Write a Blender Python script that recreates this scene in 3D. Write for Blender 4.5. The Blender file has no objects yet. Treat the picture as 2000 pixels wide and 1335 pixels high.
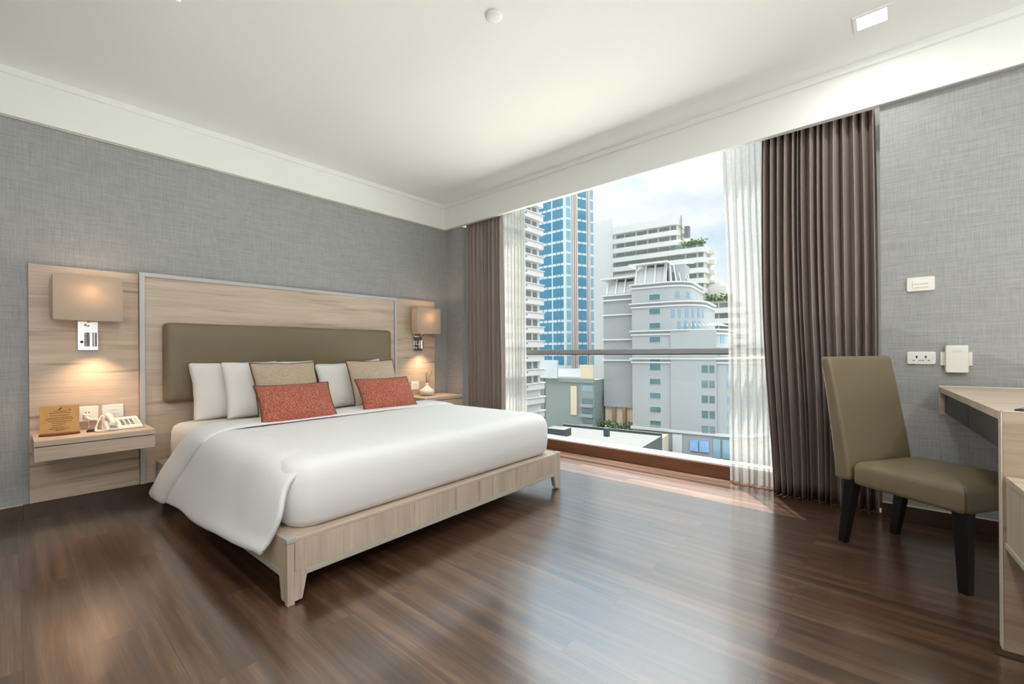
import bpy, bmesh, math, random
from math import sin, cos, pi, radians, sqrt, atan2, tan
from mathutils import Vector, Matrix, noise as mnoise
random.seed(7)
scene = bpy.context.scene
COL = scene.collection

# ------------------------------------------------------------------ camera
cam_d = bpy.data.cameras.new('camera')
cam = bpy.data.objects.new('camera', cam_d); COL.objects.link(cam)
cam_d.sensor_fit = 'HORIZONTAL'; cam_d.sensor_width = 36
cam_d.lens = 856.7 / 2000 * 36
cam_d.shift_y = (686.7 - 667.5) / 2000
cam_d.clip_start = 0.02; cam_d.clip_end = 2000
YAW, ROLL = 0.7175, -0.0075
_r = Vector((cos(YAW), sin(YAW), 0)); _d = Vector((0, 0, -1)); _f = Vector((-sin(YAW), cos(YAW), 0))
_r2 = _r * cos(ROLL) - _d * sin(ROLL); _d2 = _r * sin(ROLL) + _d * cos(ROLL)
m = Matrix.Identity(4)
for i in range(3):
    m[i][0] = _r2[i]; m[i][1] = -_d2[i]; m[i][2] = -_f[i]
m[2][3] = 1.0
cam.matrix_world = m
scene.camera = cam

# ------------------------------------------------------------------ world, sun, exposure
vs = scene.view_settings
vs.view_transform = 'Standard'; vs.look = 'None'; vs.gamma = 1; vs.use_curve_mapping = False
vs.exposure = 0.4
scene.cycles.max_bounces = 10; scene.cycles.diffuse_bounces = 5; scene.cycles.glossy_bounces = 4
scene.cycles.transparent_max_bounces = 12; scene.cycles.transmission_bounces = 6
scene.cycles.caustics_reflective = False; scene.cycles.caustics_refractive = False
scene.cycles.sample_clamp_indirect = 6
scene.cycles.use_denoising = True

world = bpy.data.worlds.new('sky'); scene.world = world; world.use_nodes = True
wn, wl = world.node_tree.nodes, world.node_tree.links
wn.clear()
w_out = wn.new('ShaderNodeOutputWorld'); w_bg = wn.new('ShaderNodeBackground')
w_tc = wn.new('ShaderNodeTexCoord'); w_map = wn.new('ShaderNodeMapping')
w_map.inputs['Scale'].default_value = (1, 1, 2.2); w_map.inputs['Location'].default_value = (0.35, 0.1, 0.32)
w_nz = wn.new('ShaderNodeTexNoise'); w_nz.inputs['Scale'].default_value = 3.2
w_nz.inputs['Detail'].default_value = 7; w_nz.inputs['Roughness'].default_value = 0.55
w_cr = wn.new('ShaderNodeValToRGB')
w_cr.color_ramp.elements[0].position = 0.36; w_cr.color_ramp.elements[0].color = (0.60, 0.80, 0.96, 1)
w_cr.color_ramp.elements[1].position = 0.55; w_cr.color_ramp.elements[1].color = (0.97, 0.985, 1.0, 1)
w_sep = wn.new('ShaderNodeSeparateXYZ'); w_mr = wn.new('ShaderNodeMapRange')
w_mr.interpolation_type = 'SMOOTHSTEP'
w_mr.inputs['From Min'].default_value = 0.30; w_mr.inputs['From Max'].default_value = 0.9
w_mr.inputs['To Min'].default_value = 0.80; w_mr.inputs['To Max'].default_value = 5.0
w_mix = wn.new('ShaderNodeVectorMath'); w_mix.operation = 'SCALE'
wl.new(w_tc.outputs['Generated'], w_map.inputs['Vector']); wl.new(w_map.outputs[0], w_nz.inputs['Vector'])
wl.new(w_nz.outputs[0], w_cr.inputs[0]); wl.new(w_tc.outputs['Generated'], w_sep.inputs[0])
wl.new(w_sep.outputs['Z'], w_mr.inputs['Value'])
wl.new(w_cr.outputs[0], w_mix.inputs[0]); wl.new(w_mr.outputs[0], w_mix.inputs['Scale'])
wl.new(w_mix.outputs[0], w_bg.inputs['Color']); wl.new(w_bg.outputs[0], w_out.inputs[0])

sun_d = bpy.data.lights.new('sun', 'SUN'); sun_d.energy = 20.0; sun_d.angle = radians(0.6)
sun_d.color = (1, 0.95, 0.88)
sun = bpy.data.objects.new('sun', sun_d); COL.objects.link(sun)
sun.rotation_euler = Vector((0.47, -0.58, -2.45)).to_track_quat('-Z', 'Y').to_euler()
sun.location = (-3, 8, 20)

# ------------------------------------------------------------------ helpers
def lin(c):
    if isinstance(c, str):
        c = [int(c[i:i + 2], 16) / 255 for i in (0, 2, 4)]
    return tuple((x / 12.92 if x <= 0.04045 else ((x + 0.055) / 1.055) ** 2.4) for x in c[:3]) + (1,)

def new_mat(name):
    mt = bpy.data.materials.new(name); mt.use_nodes = True
    n = mt.node_tree.nodes; l = mt.node_tree.links
    return mt, n, l, n['Principled BSDF']

def flat(name, c, rough=0.5, metal=0, spec=0.5, coat=0, bump=0, bscale=80, var=0.06):
    """plain material with slight procedural mottling"""
    mt, n, l, b = new_mat(name)
    c = lin(c)
    tc = n.new('ShaderNodeTexCoord'); nz = n.new('ShaderNodeTexNoise')
    nz.inputs['Scale'].default_value = bscale; nz.inputs['Detail'].default_value = 4
    l.new(tc.outputs['Object'], nz.inputs['Vector'])
    mx = n.new('ShaderNodeMix'); mx.data_type = 'RGBA'
    mx.inputs[6].default_value = tuple(x * (1 - var) for x in c[:3]) + (1,)
    mx.inputs[7].default_value = tuple(min(1, x * (1 + var)) for x in c[:3]) + (1,)
    l.new(nz.outputs[0], mx.inputs[0]); l.new(mx.outputs[2], b.inputs['Base Color'])
    b.inputs['Roughness'].default_value = rough; b.inputs['Metallic'].default_value = metal
    b.inputs['Specular IOR Level'].default_value = spec
    b.inputs['Coat Weight'].default_value = coat
    if bump:
        bp = n.new('ShaderNodeBump'); bp.inputs['Strength'].default_value = bump
        bp.inputs['Distance'].default_value = 0.002
        l.new(nz.outputs[0], bp.inputs['Height']); l.new(bp.outputs[0], b.inputs['Normal'])
    return mt

def wood(name, light, mid, dark, axis, rough=0.45, k=1.0, seed=0.0, streak=0.75):
    """streaky laminate; grain runs along the given object axis"""
    mt, n, l, b = new_mat(name)
    tc = n.new('ShaderNodeTexCoord')
    def mapped(sl, sc, off):
        mp = n.new('ShaderNodeMapping')
        s = [sc] * 3; s['xyz'.index(axis)] = sl
        mp.inputs['Scale'].default_value = s; mp.inputs['Location'].default_value = (seed + off, seed * 1.7 + off, seed * 0.6)
        l.new(tc.outputs['Object'], mp.inputs['Vector']); return mp
    m1 = mapped(1.0 * k, 14 * k, 0); n1 = n.new('ShaderNodeTexNoise'); n1.inputs['Scale'].default_value = 1.0
    n1.inputs['Detail'].default_value = 5; n1.inputs['Roughness'].default_value = 0.6; n1.inputs['Distortion'].default_value = 0.5
    l.new(m1.outputs[0], n1.inputs['Vector'])
    m2 = mapped(3.0 * k, 150 * k, 5); n2 = n.new('ShaderNodeTexNoise'); n2.inputs['Scale'].default_value = 1.0
    n2.inputs['Detail'].default_value = 3
    l.new(m2.outputs[0], n2.inputs['Vector'])
    m3 = mapped(1.3 * k, 26 * k, 9); n3 = n.new('ShaderNodeTexNoise'); n3.inputs['Scale'].default_value = 1.0
    n3.inputs['Detail'].default_value = 2; l.new(m3.outputs[0], n3.inputs['Vector'])
    cr = n.new('ShaderNodeValToRGB'); e = cr.color_ramp.elements
    e[0].position = 0.30; e[0].color = lin(mid); e[1].position = 0.66; e[1].color = lin(light)
    l.new(n1.outputs[0], cr.inputs[0])
    cr3 = n.new('ShaderNodeValToRGB'); e = cr3.color_ramp.elements
    e[0].position = 0.60; e[0].color = (0, 0, 0, 1); e[1].position = 0.74; e[1].color = (streak, streak, streak, 1)
    l.new(n3.outputs[0], cr3.inputs[0])
    mx = n.new('ShaderNodeMix'); mx.data_type = 'RGBA'; mx.inputs[7].default_value = lin(dark)
    l.new(cr3.outputs[0], mx.inputs[0]); l.new(cr.outputs[0], mx.inputs[6])
    mx2 = n.new('ShaderNodeMix'); mx2.data_type = 'RGBA'; mx2.blend_type = 'MULTIPLY'; mx2.inputs[0].default_value = 0.5
    cr2 = n.new('ShaderNodeValToRGB'); cr2.color_ramp.elements[0].position = 0.3; cr2.color_ramp.elements[0].color = (0.72, 0.72, 0.72, 1)
    cr2.color_ramp.elements[1].position = 0.65; l.new(n2.outputs[0], cr2.inputs[0])
    l.new(mx.outputs[2], mx2.inputs[6]); l.new(cr2.outputs[0], mx2.inputs[7])
    l.new(mx2.outputs[2], b.inputs['Base Color'])
    b.inputs['Roughness'].default_value = rough
    return mt

def rr_outline(x0, x1, y0, y1, R, seg=6):
    R = min(R, (x1 - x0) / 2 - 1e-5, (y1 - y0) / 2 - 1e-5)
    pts = []
    for cx, cy, a0 in ((x1 - R, y1 - R, 0), (x0 + R, y1 - R, pi / 2), (x0 + R, y0 + R, pi), (x1 - R, y0 + R, 1.5 * pi)):
        for i in range(seg + 1):
            a = a0 + pi / 2 * i / seg
            pts.append((cx + R * cos(a), cy + R * sin(a)))
    return pts

class MB:
    def __init__(s): s.v = []; s.f = []; s.sm = []
    def add(s, vs_, fs, smooth=False):
        o = len(s.v); s.v += [Vector(p) for p in vs_]
        s.f += [[o + i for i in f] for f in fs]; s.sm += [smooth] * len(fs); return s
    def box(s, x0, x1, y0, y1, z0, z1, fn=None):
        P = [(x, y, z) for z in (z0, z1) for y in (y0, y1) for x in (x0, x1)]
        if fn: P = [fn(*p) for p in P]
        return s.add(P, [(0, 2, 3, 1), (4, 5, 7, 6), (0, 1, 5, 4), (2, 6, 7, 3), (0, 4, 6, 2), (1, 3, 7, 5)])
    def prism(s, pts, z0, z1, ax='z', smooth=False):
        def T(a, b, c): return {'z': (a, b, c), 'x': (c, a, b), 'y': (a, c, b)}[ax]
        n = len(pts); V = [T(a, b, z0) for a, b in pts] + [T(a, b, z1) for a, b in pts]
        s.add(V, [(i, (i + 1) % n, n + (i + 1) % n, n + i) for i in range(n)], smooth)
        s.add(V, [tuple(range(n))[::-1], tuple(range(n, 2 * n))]); return s
    def loft(s, loops, closed=True, caps=True, smooth=True):
        n = len(loops[0]); V = [p for L in loops for p in L]; F = []
        for k in range(len(loops) - 1):
            for i in range(n if closed else n - 1):
                j = (i + 1) % n
                F.append((k * n + i, k * n + j, (k + 1) * n + j, (k + 1) * n + i))
        s.add(V, F, smooth)
        if caps:
            s.add(loops[0], [tuple(range(n))[::-1]]); s.add(loops[-1], [tuple(range(n))])
        return s
    def rr(s, x0, x1, y0, y1, R, prof, ax='z', seg=6, fn=None):
        """rounded-rectangle loft; prof = [(inset, height)]"""
        loops = []
        for ins, z in prof:
            L = [(a, b, z) for a, b in rr_outline(x0 + ins, x1 - ins, y0 + ins, y1 - ins, max(R - ins * 0.5, 0.001), seg)]
            if ax == 'x': L = [(c, a, b) for a, b, c in L]
            if ax == 'y': L = [(a, c, b) for a, b, c in L]
            if fn: L = [fn(*p) for p in L]
            loops.append(L)
        return s.loft(loops)
    def cyl(s, p0, p1, r0, r1=None, seg=20, smooth=True):
        r1 = r0 if r1 is None else r1
        p0 = Vector(p0); p1 = Vector(p1); d = (p1 - p0).normalized()
        u = d.orthogonal().normalized(); w = d.cross(u)
        return s.loft([[p + (u * cos(2 * pi * i / seg) + w * sin(2 * pi * i / seg)) * r for i in range(seg)]
                       for p, r in ((p0, r0), (p1, r1))], smooth=smooth)
    def lathe(s, c, prof, seg=32):
        c = Vector(c)
        return s.loft([[c + Vector((r * cos(2 * pi * i / seg), r * sin(2 * pi * i / seg), z)) for i in range(seg)] for r, z in prof])
    def tube(s, pts, r, seg=8, closed=False):
        pts = [Vector(p) for p in pts]; n = len(pts); loops = []; u = None
        for i, p in enumerate(pts):
            a = pts[(i - 1) % n] if (closed or i > 0) else p
            b = pts[(i + 1) % n] if (closed or i < n - 1) else p
            d = (b - a)
            if d.length < 1e-9: d = Vector((0, 0, 1))
            d.normalize()
            if u is None: u = d.orthogonal().normalized()
            u = (u - d * u.dot(d)).normalized(); w = d.cross(u)
            loops.append([p + (u * cos(2 * pi * k / seg) + w * sin(2 * pi * k / seg)) * r for k in range(seg)])
        if closed: loops.append(loops[0])
        return s.loft(loops, caps=not closed)
    def grid(s, nu, nv, fn, smooth=True):
        V = [fn(i / nu, j / nv) for j in range(nv + 1) for i in range(nu + 1)]
        F = [(j * (nu + 1) + i, j * (nu + 1) + i + 1, (j + 1) * (nu + 1) + i + 1, (j + 1) * (nu + 1) + i)
             for j in range(nv) for i in range(nu)]
        return s.add(V, F, smooth)
    def build(s, name, mat, parent=None, world=True, bevel=0, bseg=2, loc=None, rot=None, weld=False):
        V = s.v
        if parent is not None and world: V = [p - parent.location for p in V]
        o_loc = Vector((0, 0, 0))
        if parent is None:
            if loc is None:
                xs = [p.x for p in V]; ys = [p.y for p in V]; zs = [p.z for p in V]
                o_loc = Vector(((min(xs) + max(xs)) / 2, (min(ys) + max(ys)) / 2, min(zs)))
                V = [p - o_loc for p in V]
            else: o_loc = Vector(loc)
        me = bpy.data.meshes.new(name); me.from_pydata([tuple(p) for p in V], [], s.f)
        me.polygons.foreach_set('use_smooth', s.sm)
        bm = bmesh.new(); bm.from_mesh(me)
        if weld: bmesh.ops.remove_doubles(bm, verts=bm.verts, dist=1e-5)
        bmesh.ops.recalc_face_normals(bm, faces=bm.faces)
        bm.to_mesh(me); bm.free(); me.update()
        me.materials.append(mat)
        o = bpy.data.objects.new(name, me); COL.objects.link(o)
        o.location = o_loc
        if rot: o.rotation_euler = rot
        if parent is not None: o.parent = parent
        if bevel:
            md = o.modifiers.new('bevel', 'BEVEL'); md.width = bevel; md.segments = bseg; md.limit_method = 'ANGLE'
            md.angle_limit = radians(40)
        return o

def tag(o, label=None, cat=None, group=None, kind=None):
    if label: o['label'] = label
    if cat: o['category'] = cat
    if group: o['group'] = group
    if kind: o['kind'] = kind
    return o
def thing(name, loc, label, cat, group=None, rz=0.0):
    o = bpy.data.objects.new(name, None); COL.objects.link(o)
    o.location = loc; o.rotation_euler = (0, 0, rz); o.empty_display_size = 0.1
    return tag(o, label, cat, group)
def struct(o): o['kind'] = 'structure'; return o
def B(*a): return MB().box(*a)

# ------------------------------------------------------------------ materials
def wallpaper():
    mt, n, l, b = new_mat('grey_linen_wallpaper')
    tc = n.new('ShaderNodeTexCoord'); outs = []
    for sc in ((520, 520, 14), (14, 14, 520), (230, 230, 6), (6, 6, 230)):
        mp = n.new('ShaderNodeMapping'); mp.inputs['Scale'].default_value = sc
        l.new(tc.outputs['Object'], mp.inputs['Vector'])
        nz = n.new('ShaderNodeTexNoise'); nz.inputs['Scale'].default_value = 1; nz.inputs['Detail'].default_value = 2
        l.new(mp.outputs[0], nz.inputs['Vector']); outs.append(nz.outputs[0])
    def add(a, b_):
        m_ = n.new('ShaderNodeMath'); m_.operation = 'ADD'; l.new(a, m_.inputs[0]); l.new(b_, m_.inputs[1]); return m_.outputs[0]
    tot = add(add(outs[0], outs[1]), add(outs[2], outs[3]))
    mr = n.new('ShaderNodeMapRange'); mr.inputs[1].default_value = 1.5; mr.inputs[2].default_value = 2.5
    l.new(tot, mr.inputs[0])
    cr = n.new('ShaderNodeValToRGB'); cr.color_ramp.elements[0].color = lin('8f9191'); cr.color_ramp.elements[1].color = lin('a7a9a8')
    cr.color_ramp.elements[0].position = 0.15; cr.color_ramp.elements[1].position = 0.85
    l.new(mr.outputs[0], cr.inputs[0]); l.new(cr.outputs[0], b.inputs['Base Color'])
    bp = n.new('ShaderNodeBump'); bp.inputs['Strength'].default_value = 0.25; bp.inputs['Distance'].default_value = 0.001
    l.new(tot, bp.inputs['Height']); l.new(bp.outputs[0], b.inputs['Normal'])
    b.inputs['Roughness'].default_value = 0.6
    return mt

def floor_mat():
    mt, n, l, b = new_mat('brown_plank_floor')
    tc = n.new('ShaderNodeTexCoord'); mp = n.new('ShaderNodeMapping')
    mp.inputs['Location'].default_value = (0.32, -1.372 + 17 * 0.1684, 0)
    l.new(tc.outputs['Object'], mp.inputs['Vector'])
    br = n.new('ShaderNodeTexBrick'); br.offset = 0.42; br.offset_frequency = 2
    br.inputs['Scale'].default_value = 1.0; br.inputs['Brick Width'].default_value = 1.25
    br.inputs['Row Height'].default_value = 0.1684; br.inputs['Mortar Size'].default_value = 0.0009
    br.inputs['Mortar Smooth'].default_value = 0.4; br.inputs['Bias'].default_value = 0
    br.inputs['Color1'].default_value = (0, 0, 0, 1); br.inputs['Color2'].default_value = (1, 1, 1, 1)
    br.inputs['Mortar'].default_value = (0.5, 0.5, 0.5, 1)
    l.new(mp.outputs[0], br.inputs['Vector'])
    # offset the grain per plank
    vm = n.new('ShaderNodeVectorMath'); vm.operation = 'MULTIPLY_ADD'
    l.new(br.outputs['Color'], vm.inputs[0]); vm.inputs[1].default_value = (37, 11, 5); l.new(tc.outputs['Object'], vm.inputs[2])
    def nz(sc, detail, dist):
        q = n.new('ShaderNodeMapping'); q.inputs['Scale'].default_value = sc; l.new(vm.outputs[0], q.inputs['Vector'])
        t = n.new('ShaderNodeTexNoise'); t.inputs['Scale'].default_value = 1; t.inputs['Detail'].default_value = detail
        t.inputs['Distortion'].default_value = dist; l.new(q.outputs[0], t.inputs['Vector']); return t
    a = nz((0.8, 16, 1), 6, 0.9); c = nz((6, 210, 1), 3, 0.2)
    cr = n.new('ShaderNodeValToRGB'); e = cr.color_ramp.elements
    e[0].position = 0.30; e[0].color = lin('38281d'); e[1].position = 0.72; e[1].color = lin('7b5f48')
    x = e.new(0.5); x.color = lin('593f2e')
    l.new(a.outputs[0], cr.inputs[0])
    cr2 = n.new('ShaderNodeValToRGB'); cr2.color_ramp.elements[0].position = 0.3; cr2.color_ramp.elements[0].color = (0.5, 0.5, 0.5, 1)
    cr2.color_ramp.elements[1].position = 0.68; cr2.color_ramp.elements[1].color = (1.1, 1.1, 1.1, 1)
    l.new(c.outputs[0], cr2.inputs[0])
    mx = n.new('ShaderNodeMix'); mx.data_type = 'RGBA'; mx.blend_type = 'MULTIPLY'; mx.inputs[0].default_value = 0.8
    l.new(cr.outputs[0], mx.inputs[6]); l.new(cr2.outputs[0], mx.inputs[7])
    mr = n.new('ShaderNodeMapRange'); mr.inputs[3].default_value = 0.86; mr.inputs[4].default_value = 1.12
    l.new(br.outputs['Color'], mr.inputs[0])
    sc = n.new('ShaderNodeVectorMath'); sc.operation = 'SCALE'; l.new(mx.outputs[2], sc.inputs[0]); l.new(mr.outputs[0], sc.inputs['Scale'])
    mo = n.new('ShaderNodeMix'); mo.data_type = 'RGBA'; mo.inputs[7].default_value = lin('2a1c12')
    l.new(br.outputs['Fac'], mo.inputs[0]); l.new(sc.outputs[0], mo.inputs[6])
    l.new(mo.outputs[2], b.inputs['Base Color'])
    mrr = n.new('ShaderNodeMapRange'); mrr.inputs[3].default_value = 0.27; mrr.inputs[4].default_value = 0.36
    l.new(c.outputs[0], mrr.inputs[0]); l.new(mrr.outputs[0], b.inputs['Roughness'])
    b.inputs['Specular IOR Level'].default_value = 0.8
    b.inputs['Coat Weight'].default_value = 1.0; b.inputs['Coat Roughness'].default_value = 0.17; b.inputs['Coat IOR'].default_value = 1.95
    bp = n.new('ShaderNodeBump'); bp.inputs['Strength'].default_value = 0.15; bp.inputs['Distance'].default_value = 0.001
    l.new(c.outputs[0], bp.inputs['Height']); l.new(bp.outputs[0], b.inputs['Normal'])
    return mt

def tweed(name, c1, c2, c3, scale=260):
    mt, n, l, b = new_mat(name)
    tc = n.new('ShaderNodeTexCoord'); outs = []
    for sc in ((scale, scale * 0.35, scale), (scale * 0.8, scale, scale * 0.3)):
        mp = n.new('ShaderNodeMapping'); mp.inputs['Scale'].default_value = sc
        l.new(tc.outputs['Object'], mp.inputs['Vector'])
        nz = n.new('ShaderNodeTexNoise'); nz.inputs['Scale'].default_value = 1; nz.inputs['Detail'].default_value = 3
        l.new(mp.outputs[0], nz.inputs['Vector']); outs.append(nz)
    m_ = n.new('ShaderNodeMath'); m_.operation = 'MULTIPLY'; l.new(outs[0].outputs[0], m_.inputs[0]); l.new(outs[1].outputs[0], m_.inputs[1])
    cr = n.new('ShaderNodeValToRGB'); e = cr.color_ramp.elements
    e[0].position = 0.14; e[0].color = lin(c1); e[1].position = 0.36; e[1].color = lin(c3); x = e.new(0.25); x.color = lin(c2)
    l.new(m_.outputs[0], cr.inputs[0]); l.new(cr.outputs[0], b.inputs['Base Color'])
    b.inputs['Roughness'].default_value = 0.9; b.inputs['Specular IOR Level'].default_value = 0.2
    bp = n.new('ShaderNodeBump'); bp.inputs['Strength'].default_value = 0.5; bp.inputs['Distance'].default_value = 0.002
    l.new(m_.outputs[0], bp.inputs['Height']); l.new(bp.outputs[0], b.inputs['Normal'])
    return mt

def sheer_mat():
    mt, n, l, b = new_mat('cream_sheer_fabric')
    b.inputs['Base Color'].default_value = lin('d6d6d3'); b.inputs['Roughness'].default_value = 0.8
    b.inputs['Specular IOR Level'].default_value = 0.1
    tr = n.new('ShaderNodeBsdfTransparent'); tl = n.new('ShaderNodeBsdfTranslucent')
    tl.inputs['Color'].default_value = lin('b4b3b0')
    m1 = n.new('ShaderNodeMixShader'); m1.inputs[0].default_value = 0.55
    l.new(b.outputs[0], m1.inputs[1]); l.new(tl.outputs[0], m1.inputs[2])
    # open weave: fine thread lattice lets part of the light straight through
    tc = n.new('ShaderNodeTexCoord'); nz = n.new('ShaderNodeTexNoise'); nz.inputs['Scale'].default_value = 40
    l.new(tc.outputs['Object'], nz.inputs['Vector'])
    mr = n.new('ShaderNodeMapRange'); mr.inputs[3].default_value = 0.22; mr.inputs[4].default_value = 0.38
    l.new(nz.outputs[0], mr.inputs[0])
    m2 = n.new('ShaderNodeMixShader'); l.new(mr.outputs[0], m2.inputs[0])
    l.new(m1.outputs[0], m2.inputs[1]); l.new(tr.outputs[0], m2.inputs[2])
    l.new(m2.outputs[0], n['Material Output'].inputs[0])
    return mt

def glass_mat():
    mt, n, l, b = new_mat('window_glass')
    tr = n.new('ShaderNodeBsdfTransparent'); gl = n.new('ShaderNodeBsdfGlossy'); gl.inputs['Roughness'].default_value = 0.02
    tr.inputs['Color'].default_value = (0.97, 0.985, 0.98, 1)
    lw = n.new('ShaderNodeLayerWeight'); lw.inputs['Blend'].default_value = 0.5
    pw = n.new('ShaderNodeMath'); pw.operation = 'POWER'; pw.inputs[1].default_value = 5; l.new(lw.outputs['Facing'], pw.inputs[0])
    fr = n.new('ShaderNodeMath'); fr.operation = 'MULTIPLY_ADD'; fr.inputs[1].default_value = 0.4; fr.inputs[2].default_value = 0.02; l.new(pw.outputs[0], fr.inputs[0])
    mx = n.new('ShaderNodeMixShader'); l.new(fr.outputs[0], mx.inputs[0]); l.new(tr.outputs[0], mx.inputs[1]); l.new(gl.outputs[0], mx.inputs[2])
    l.new(mx.outputs[0], n['Material Output'].inputs[0]); return mt

def emit(name, c, s):
    mt, n, l, b = new_mat(name); b.inputs['Base Color'].default_value = (*c, 1)
    b.inputs['Emission Color'].default_value = (*c, 1); b.inputs['Emission Strength'].default_value = s; return mt

M = dict(
    wall=wallpaper(), floor=floor_mat(),
    ceil=flat('white_ceiling_paint', 'f0f3f0', 0.8, spec=0.2, var=0.01),
    ply=wood('pale_streaked_laminate_horizontal', 'd2c1ae', 'bba995', '907c6b', 'y'),
    plz=wood('pale_streaked_laminate_vertical', 'cfc0ad', 'b7a895', '968473', 'z', seed=3.1),
    plx=wood('pale_streaked_laminate_along', 'd2c3ae', 'baa994', '968473', 'x', seed=1.7),
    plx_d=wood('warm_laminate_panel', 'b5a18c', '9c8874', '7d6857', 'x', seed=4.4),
    edge=flat('pale_edge_band', 'cdc6b4', 0.4, var=0.03),
    strip=flat('pale_grey_edge_strip', 'b5b1a4', 0.45, var=0.05),
    dark_base=wood('dark_brown_baseboard', '4a3426', '38271c', '20160f', 'x', 0.35, seed=2),
    sill=wood('brown_wood_sill', '7c5238', '68432c', '4a2e1d', 'x', 0.35, seed=6),
    white=flat('white_plastic', 'ebebe6', 0.35, var=0.01),
    plug=flat('ivory_plastic', 'eae8e1', 0.4, var=0.01),
    whitemetal=flat('brushed_light_metal', 'bdbcba', 0.35, metal=0.3, var=0.03),
    alu=flat('grey_aluminium_frame', 'a0a5a8', 0.5, metal=0.0, var=0.02),
    alud=flat('dark_gasket', '30302c', 0.6),
    chrome=flat('chrome', 'e6e6e6', 0.12, metal=1, var=0.0),
    black=flat('black_lacquer', '070808', 0.3, spec=0.35, var=0.1),
    blackpl=flat('black_plastic', '23211f', 0.4),
    drawer=flat('charcoal_drawer_front', '2c2d2d', 0.45, var=0.08),
    leather=flat('olive_brown_leather', '7b6f56', 0.42, spec=0.45, bump=0.25, bscale=420, var=0.05),
    seam=flat('dark_leather_seam', '4b4231', 0.5),
    linen=flat('white_bed_linen', 'e9eaeb', 0.85, spec=0.15, bump=0.12, bscale=300, var=0.01),
    sheet=flat('white_cotton_sheet', 'e6e4e0', 0.85, spec=0.15, bump=0.12, bscale=300, var=0.01),
    matt=flat('grey_mattress_ticking', '9fa3a8', 0.8, var=0.05),
    red=tweed('rust_red_tweed', '82382a', 'a95646', 'd4a48e', 420),
    beige=tweed('beige_linen_weave', 'a18e76', 'bbaa93', 'd6cab6', 450),
    pipe=flat('dark_brown_piping', '5a4536', 0.8),
    curtain=flat('taupe_curtain_fabric', 'a1958f', 0.8, spec=0.2, bump=0.2, bscale=500, var=0.05),
    sheer=sheer_mat(), glass=glass_mat(),
    lampglow=emit('lit_downlight', (1, 0.95, 0.88), 5.0),
    kraft=flat('honey_plywood', 'd2a05c', 0.55, var=0.12, bscale=30),
    bark=flat('bark_edged_wood', '6a4526', 0.8, var=0.3, bscale=120),
    ink=flat('burnt_ink', '5a3c1c', 0.8),
    ceramic=flat('white_ceramic', 'e4ddd2', 0.35, var=0.02),
    reed=flat('brown_reed', '6b4a3a', 0.8),
    grey=flat('grey_print', '7f7f7d', 0.6),
)

# ------------------------------------------------------------------ room shell
XL, YF, YW, YB, ZS, ZT, ZC = -4.005, 3.3745, 3.4175, 3.648, 2.44, 2.68, 2.72
XR, YR = 2.6, -2.4
struct(B(XL - 0.3, XR + 0.2, YR - 0.2, YB + 0.14, -0.15, 0).build('floor', M['floor'], loc=(0, 0, 0)))
struct(B(XL - 0.3, XR + 0.2, YR - 0.2, YF + 0.0, ZC, ZC + 0.15).build('ceiling', M['ceil']))
struct(B(XL - 0.15, XL, YR - 0.2, YB + 0.3, 0, ZC).build('wall_left', M['wall']))
struct(B(-0.06, XR + 0.2, YW, YB + 0.3, 0, ZS).build('wall_window_right', M['wall']))
struct(B(XL, -3.735, YW, YB + 0.3, 0, ZS).build('wall_window_left', M['wall']))
struct(B(XL - 0.15, XR + 0.2, YR - 0.35, YR, 0, ZC).build('wall_back', M['wall']))
struct(B(XR, XR + 0.15, YR, YW, 0, ZC).build('wall_right', M['wall']))
# bulkhead (fascia) over the window wall with the curtain pocket behind, and the band on the left wall
fb = MB(); fb.box(XL, XR, YF, YF + 0.045, ZS, ZC + 0.1)
fb.box(XL, XR, YF + 0.045, YB + 0.05, 2.70, ZC + 0.1)
struct(fb.build('trim_1', M['ceil']))
struct(B(XL, XL + 0.022, YR, YF, ZS, ZC).build('trim_2', M['ceil']))
cr = MB()
cr.box(XL + 0.022, XL + 0.045, YR, YF, ZT, ZC)
cr.box(XL + 0.045, XR, YF - 0.025, YF, ZT, ZC)
struct(cr.build('trim_3', M['ceil']))
st = MB(); st.box(-0.06, XR, YF + 0.008, YW, ZS - 0.004, ZS + 0.01); st.box(XL + 0.0, XL + 0.012, YR, YF, ZS - 0.012, ZS)
struct(st.build('trim_4', M['whitemetal']))
# baseboards
struct(B(XL, XL + 0.018, YR, 0.05, 0, 0.092).build('baseboard_left', M['dark_base']))
struct(B(XL, XL + 0.024, 0.052, 3.40, 0, 0.092).build('baseboard_left', M['dark_base']))
bl = B(XL, XL + 0.019, YR, 0.05, 0.092, 0.0955); bl.box(-0.06, XR, YW - 0.02, YW, 0.092, 0.0955)
struct(bl.build('trim_5', M['edge']))
struct(B(-0.065, XR, YW - 0.019, YW, 0, 0.092).build('baseboard_right', M['dark_base']))
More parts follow.
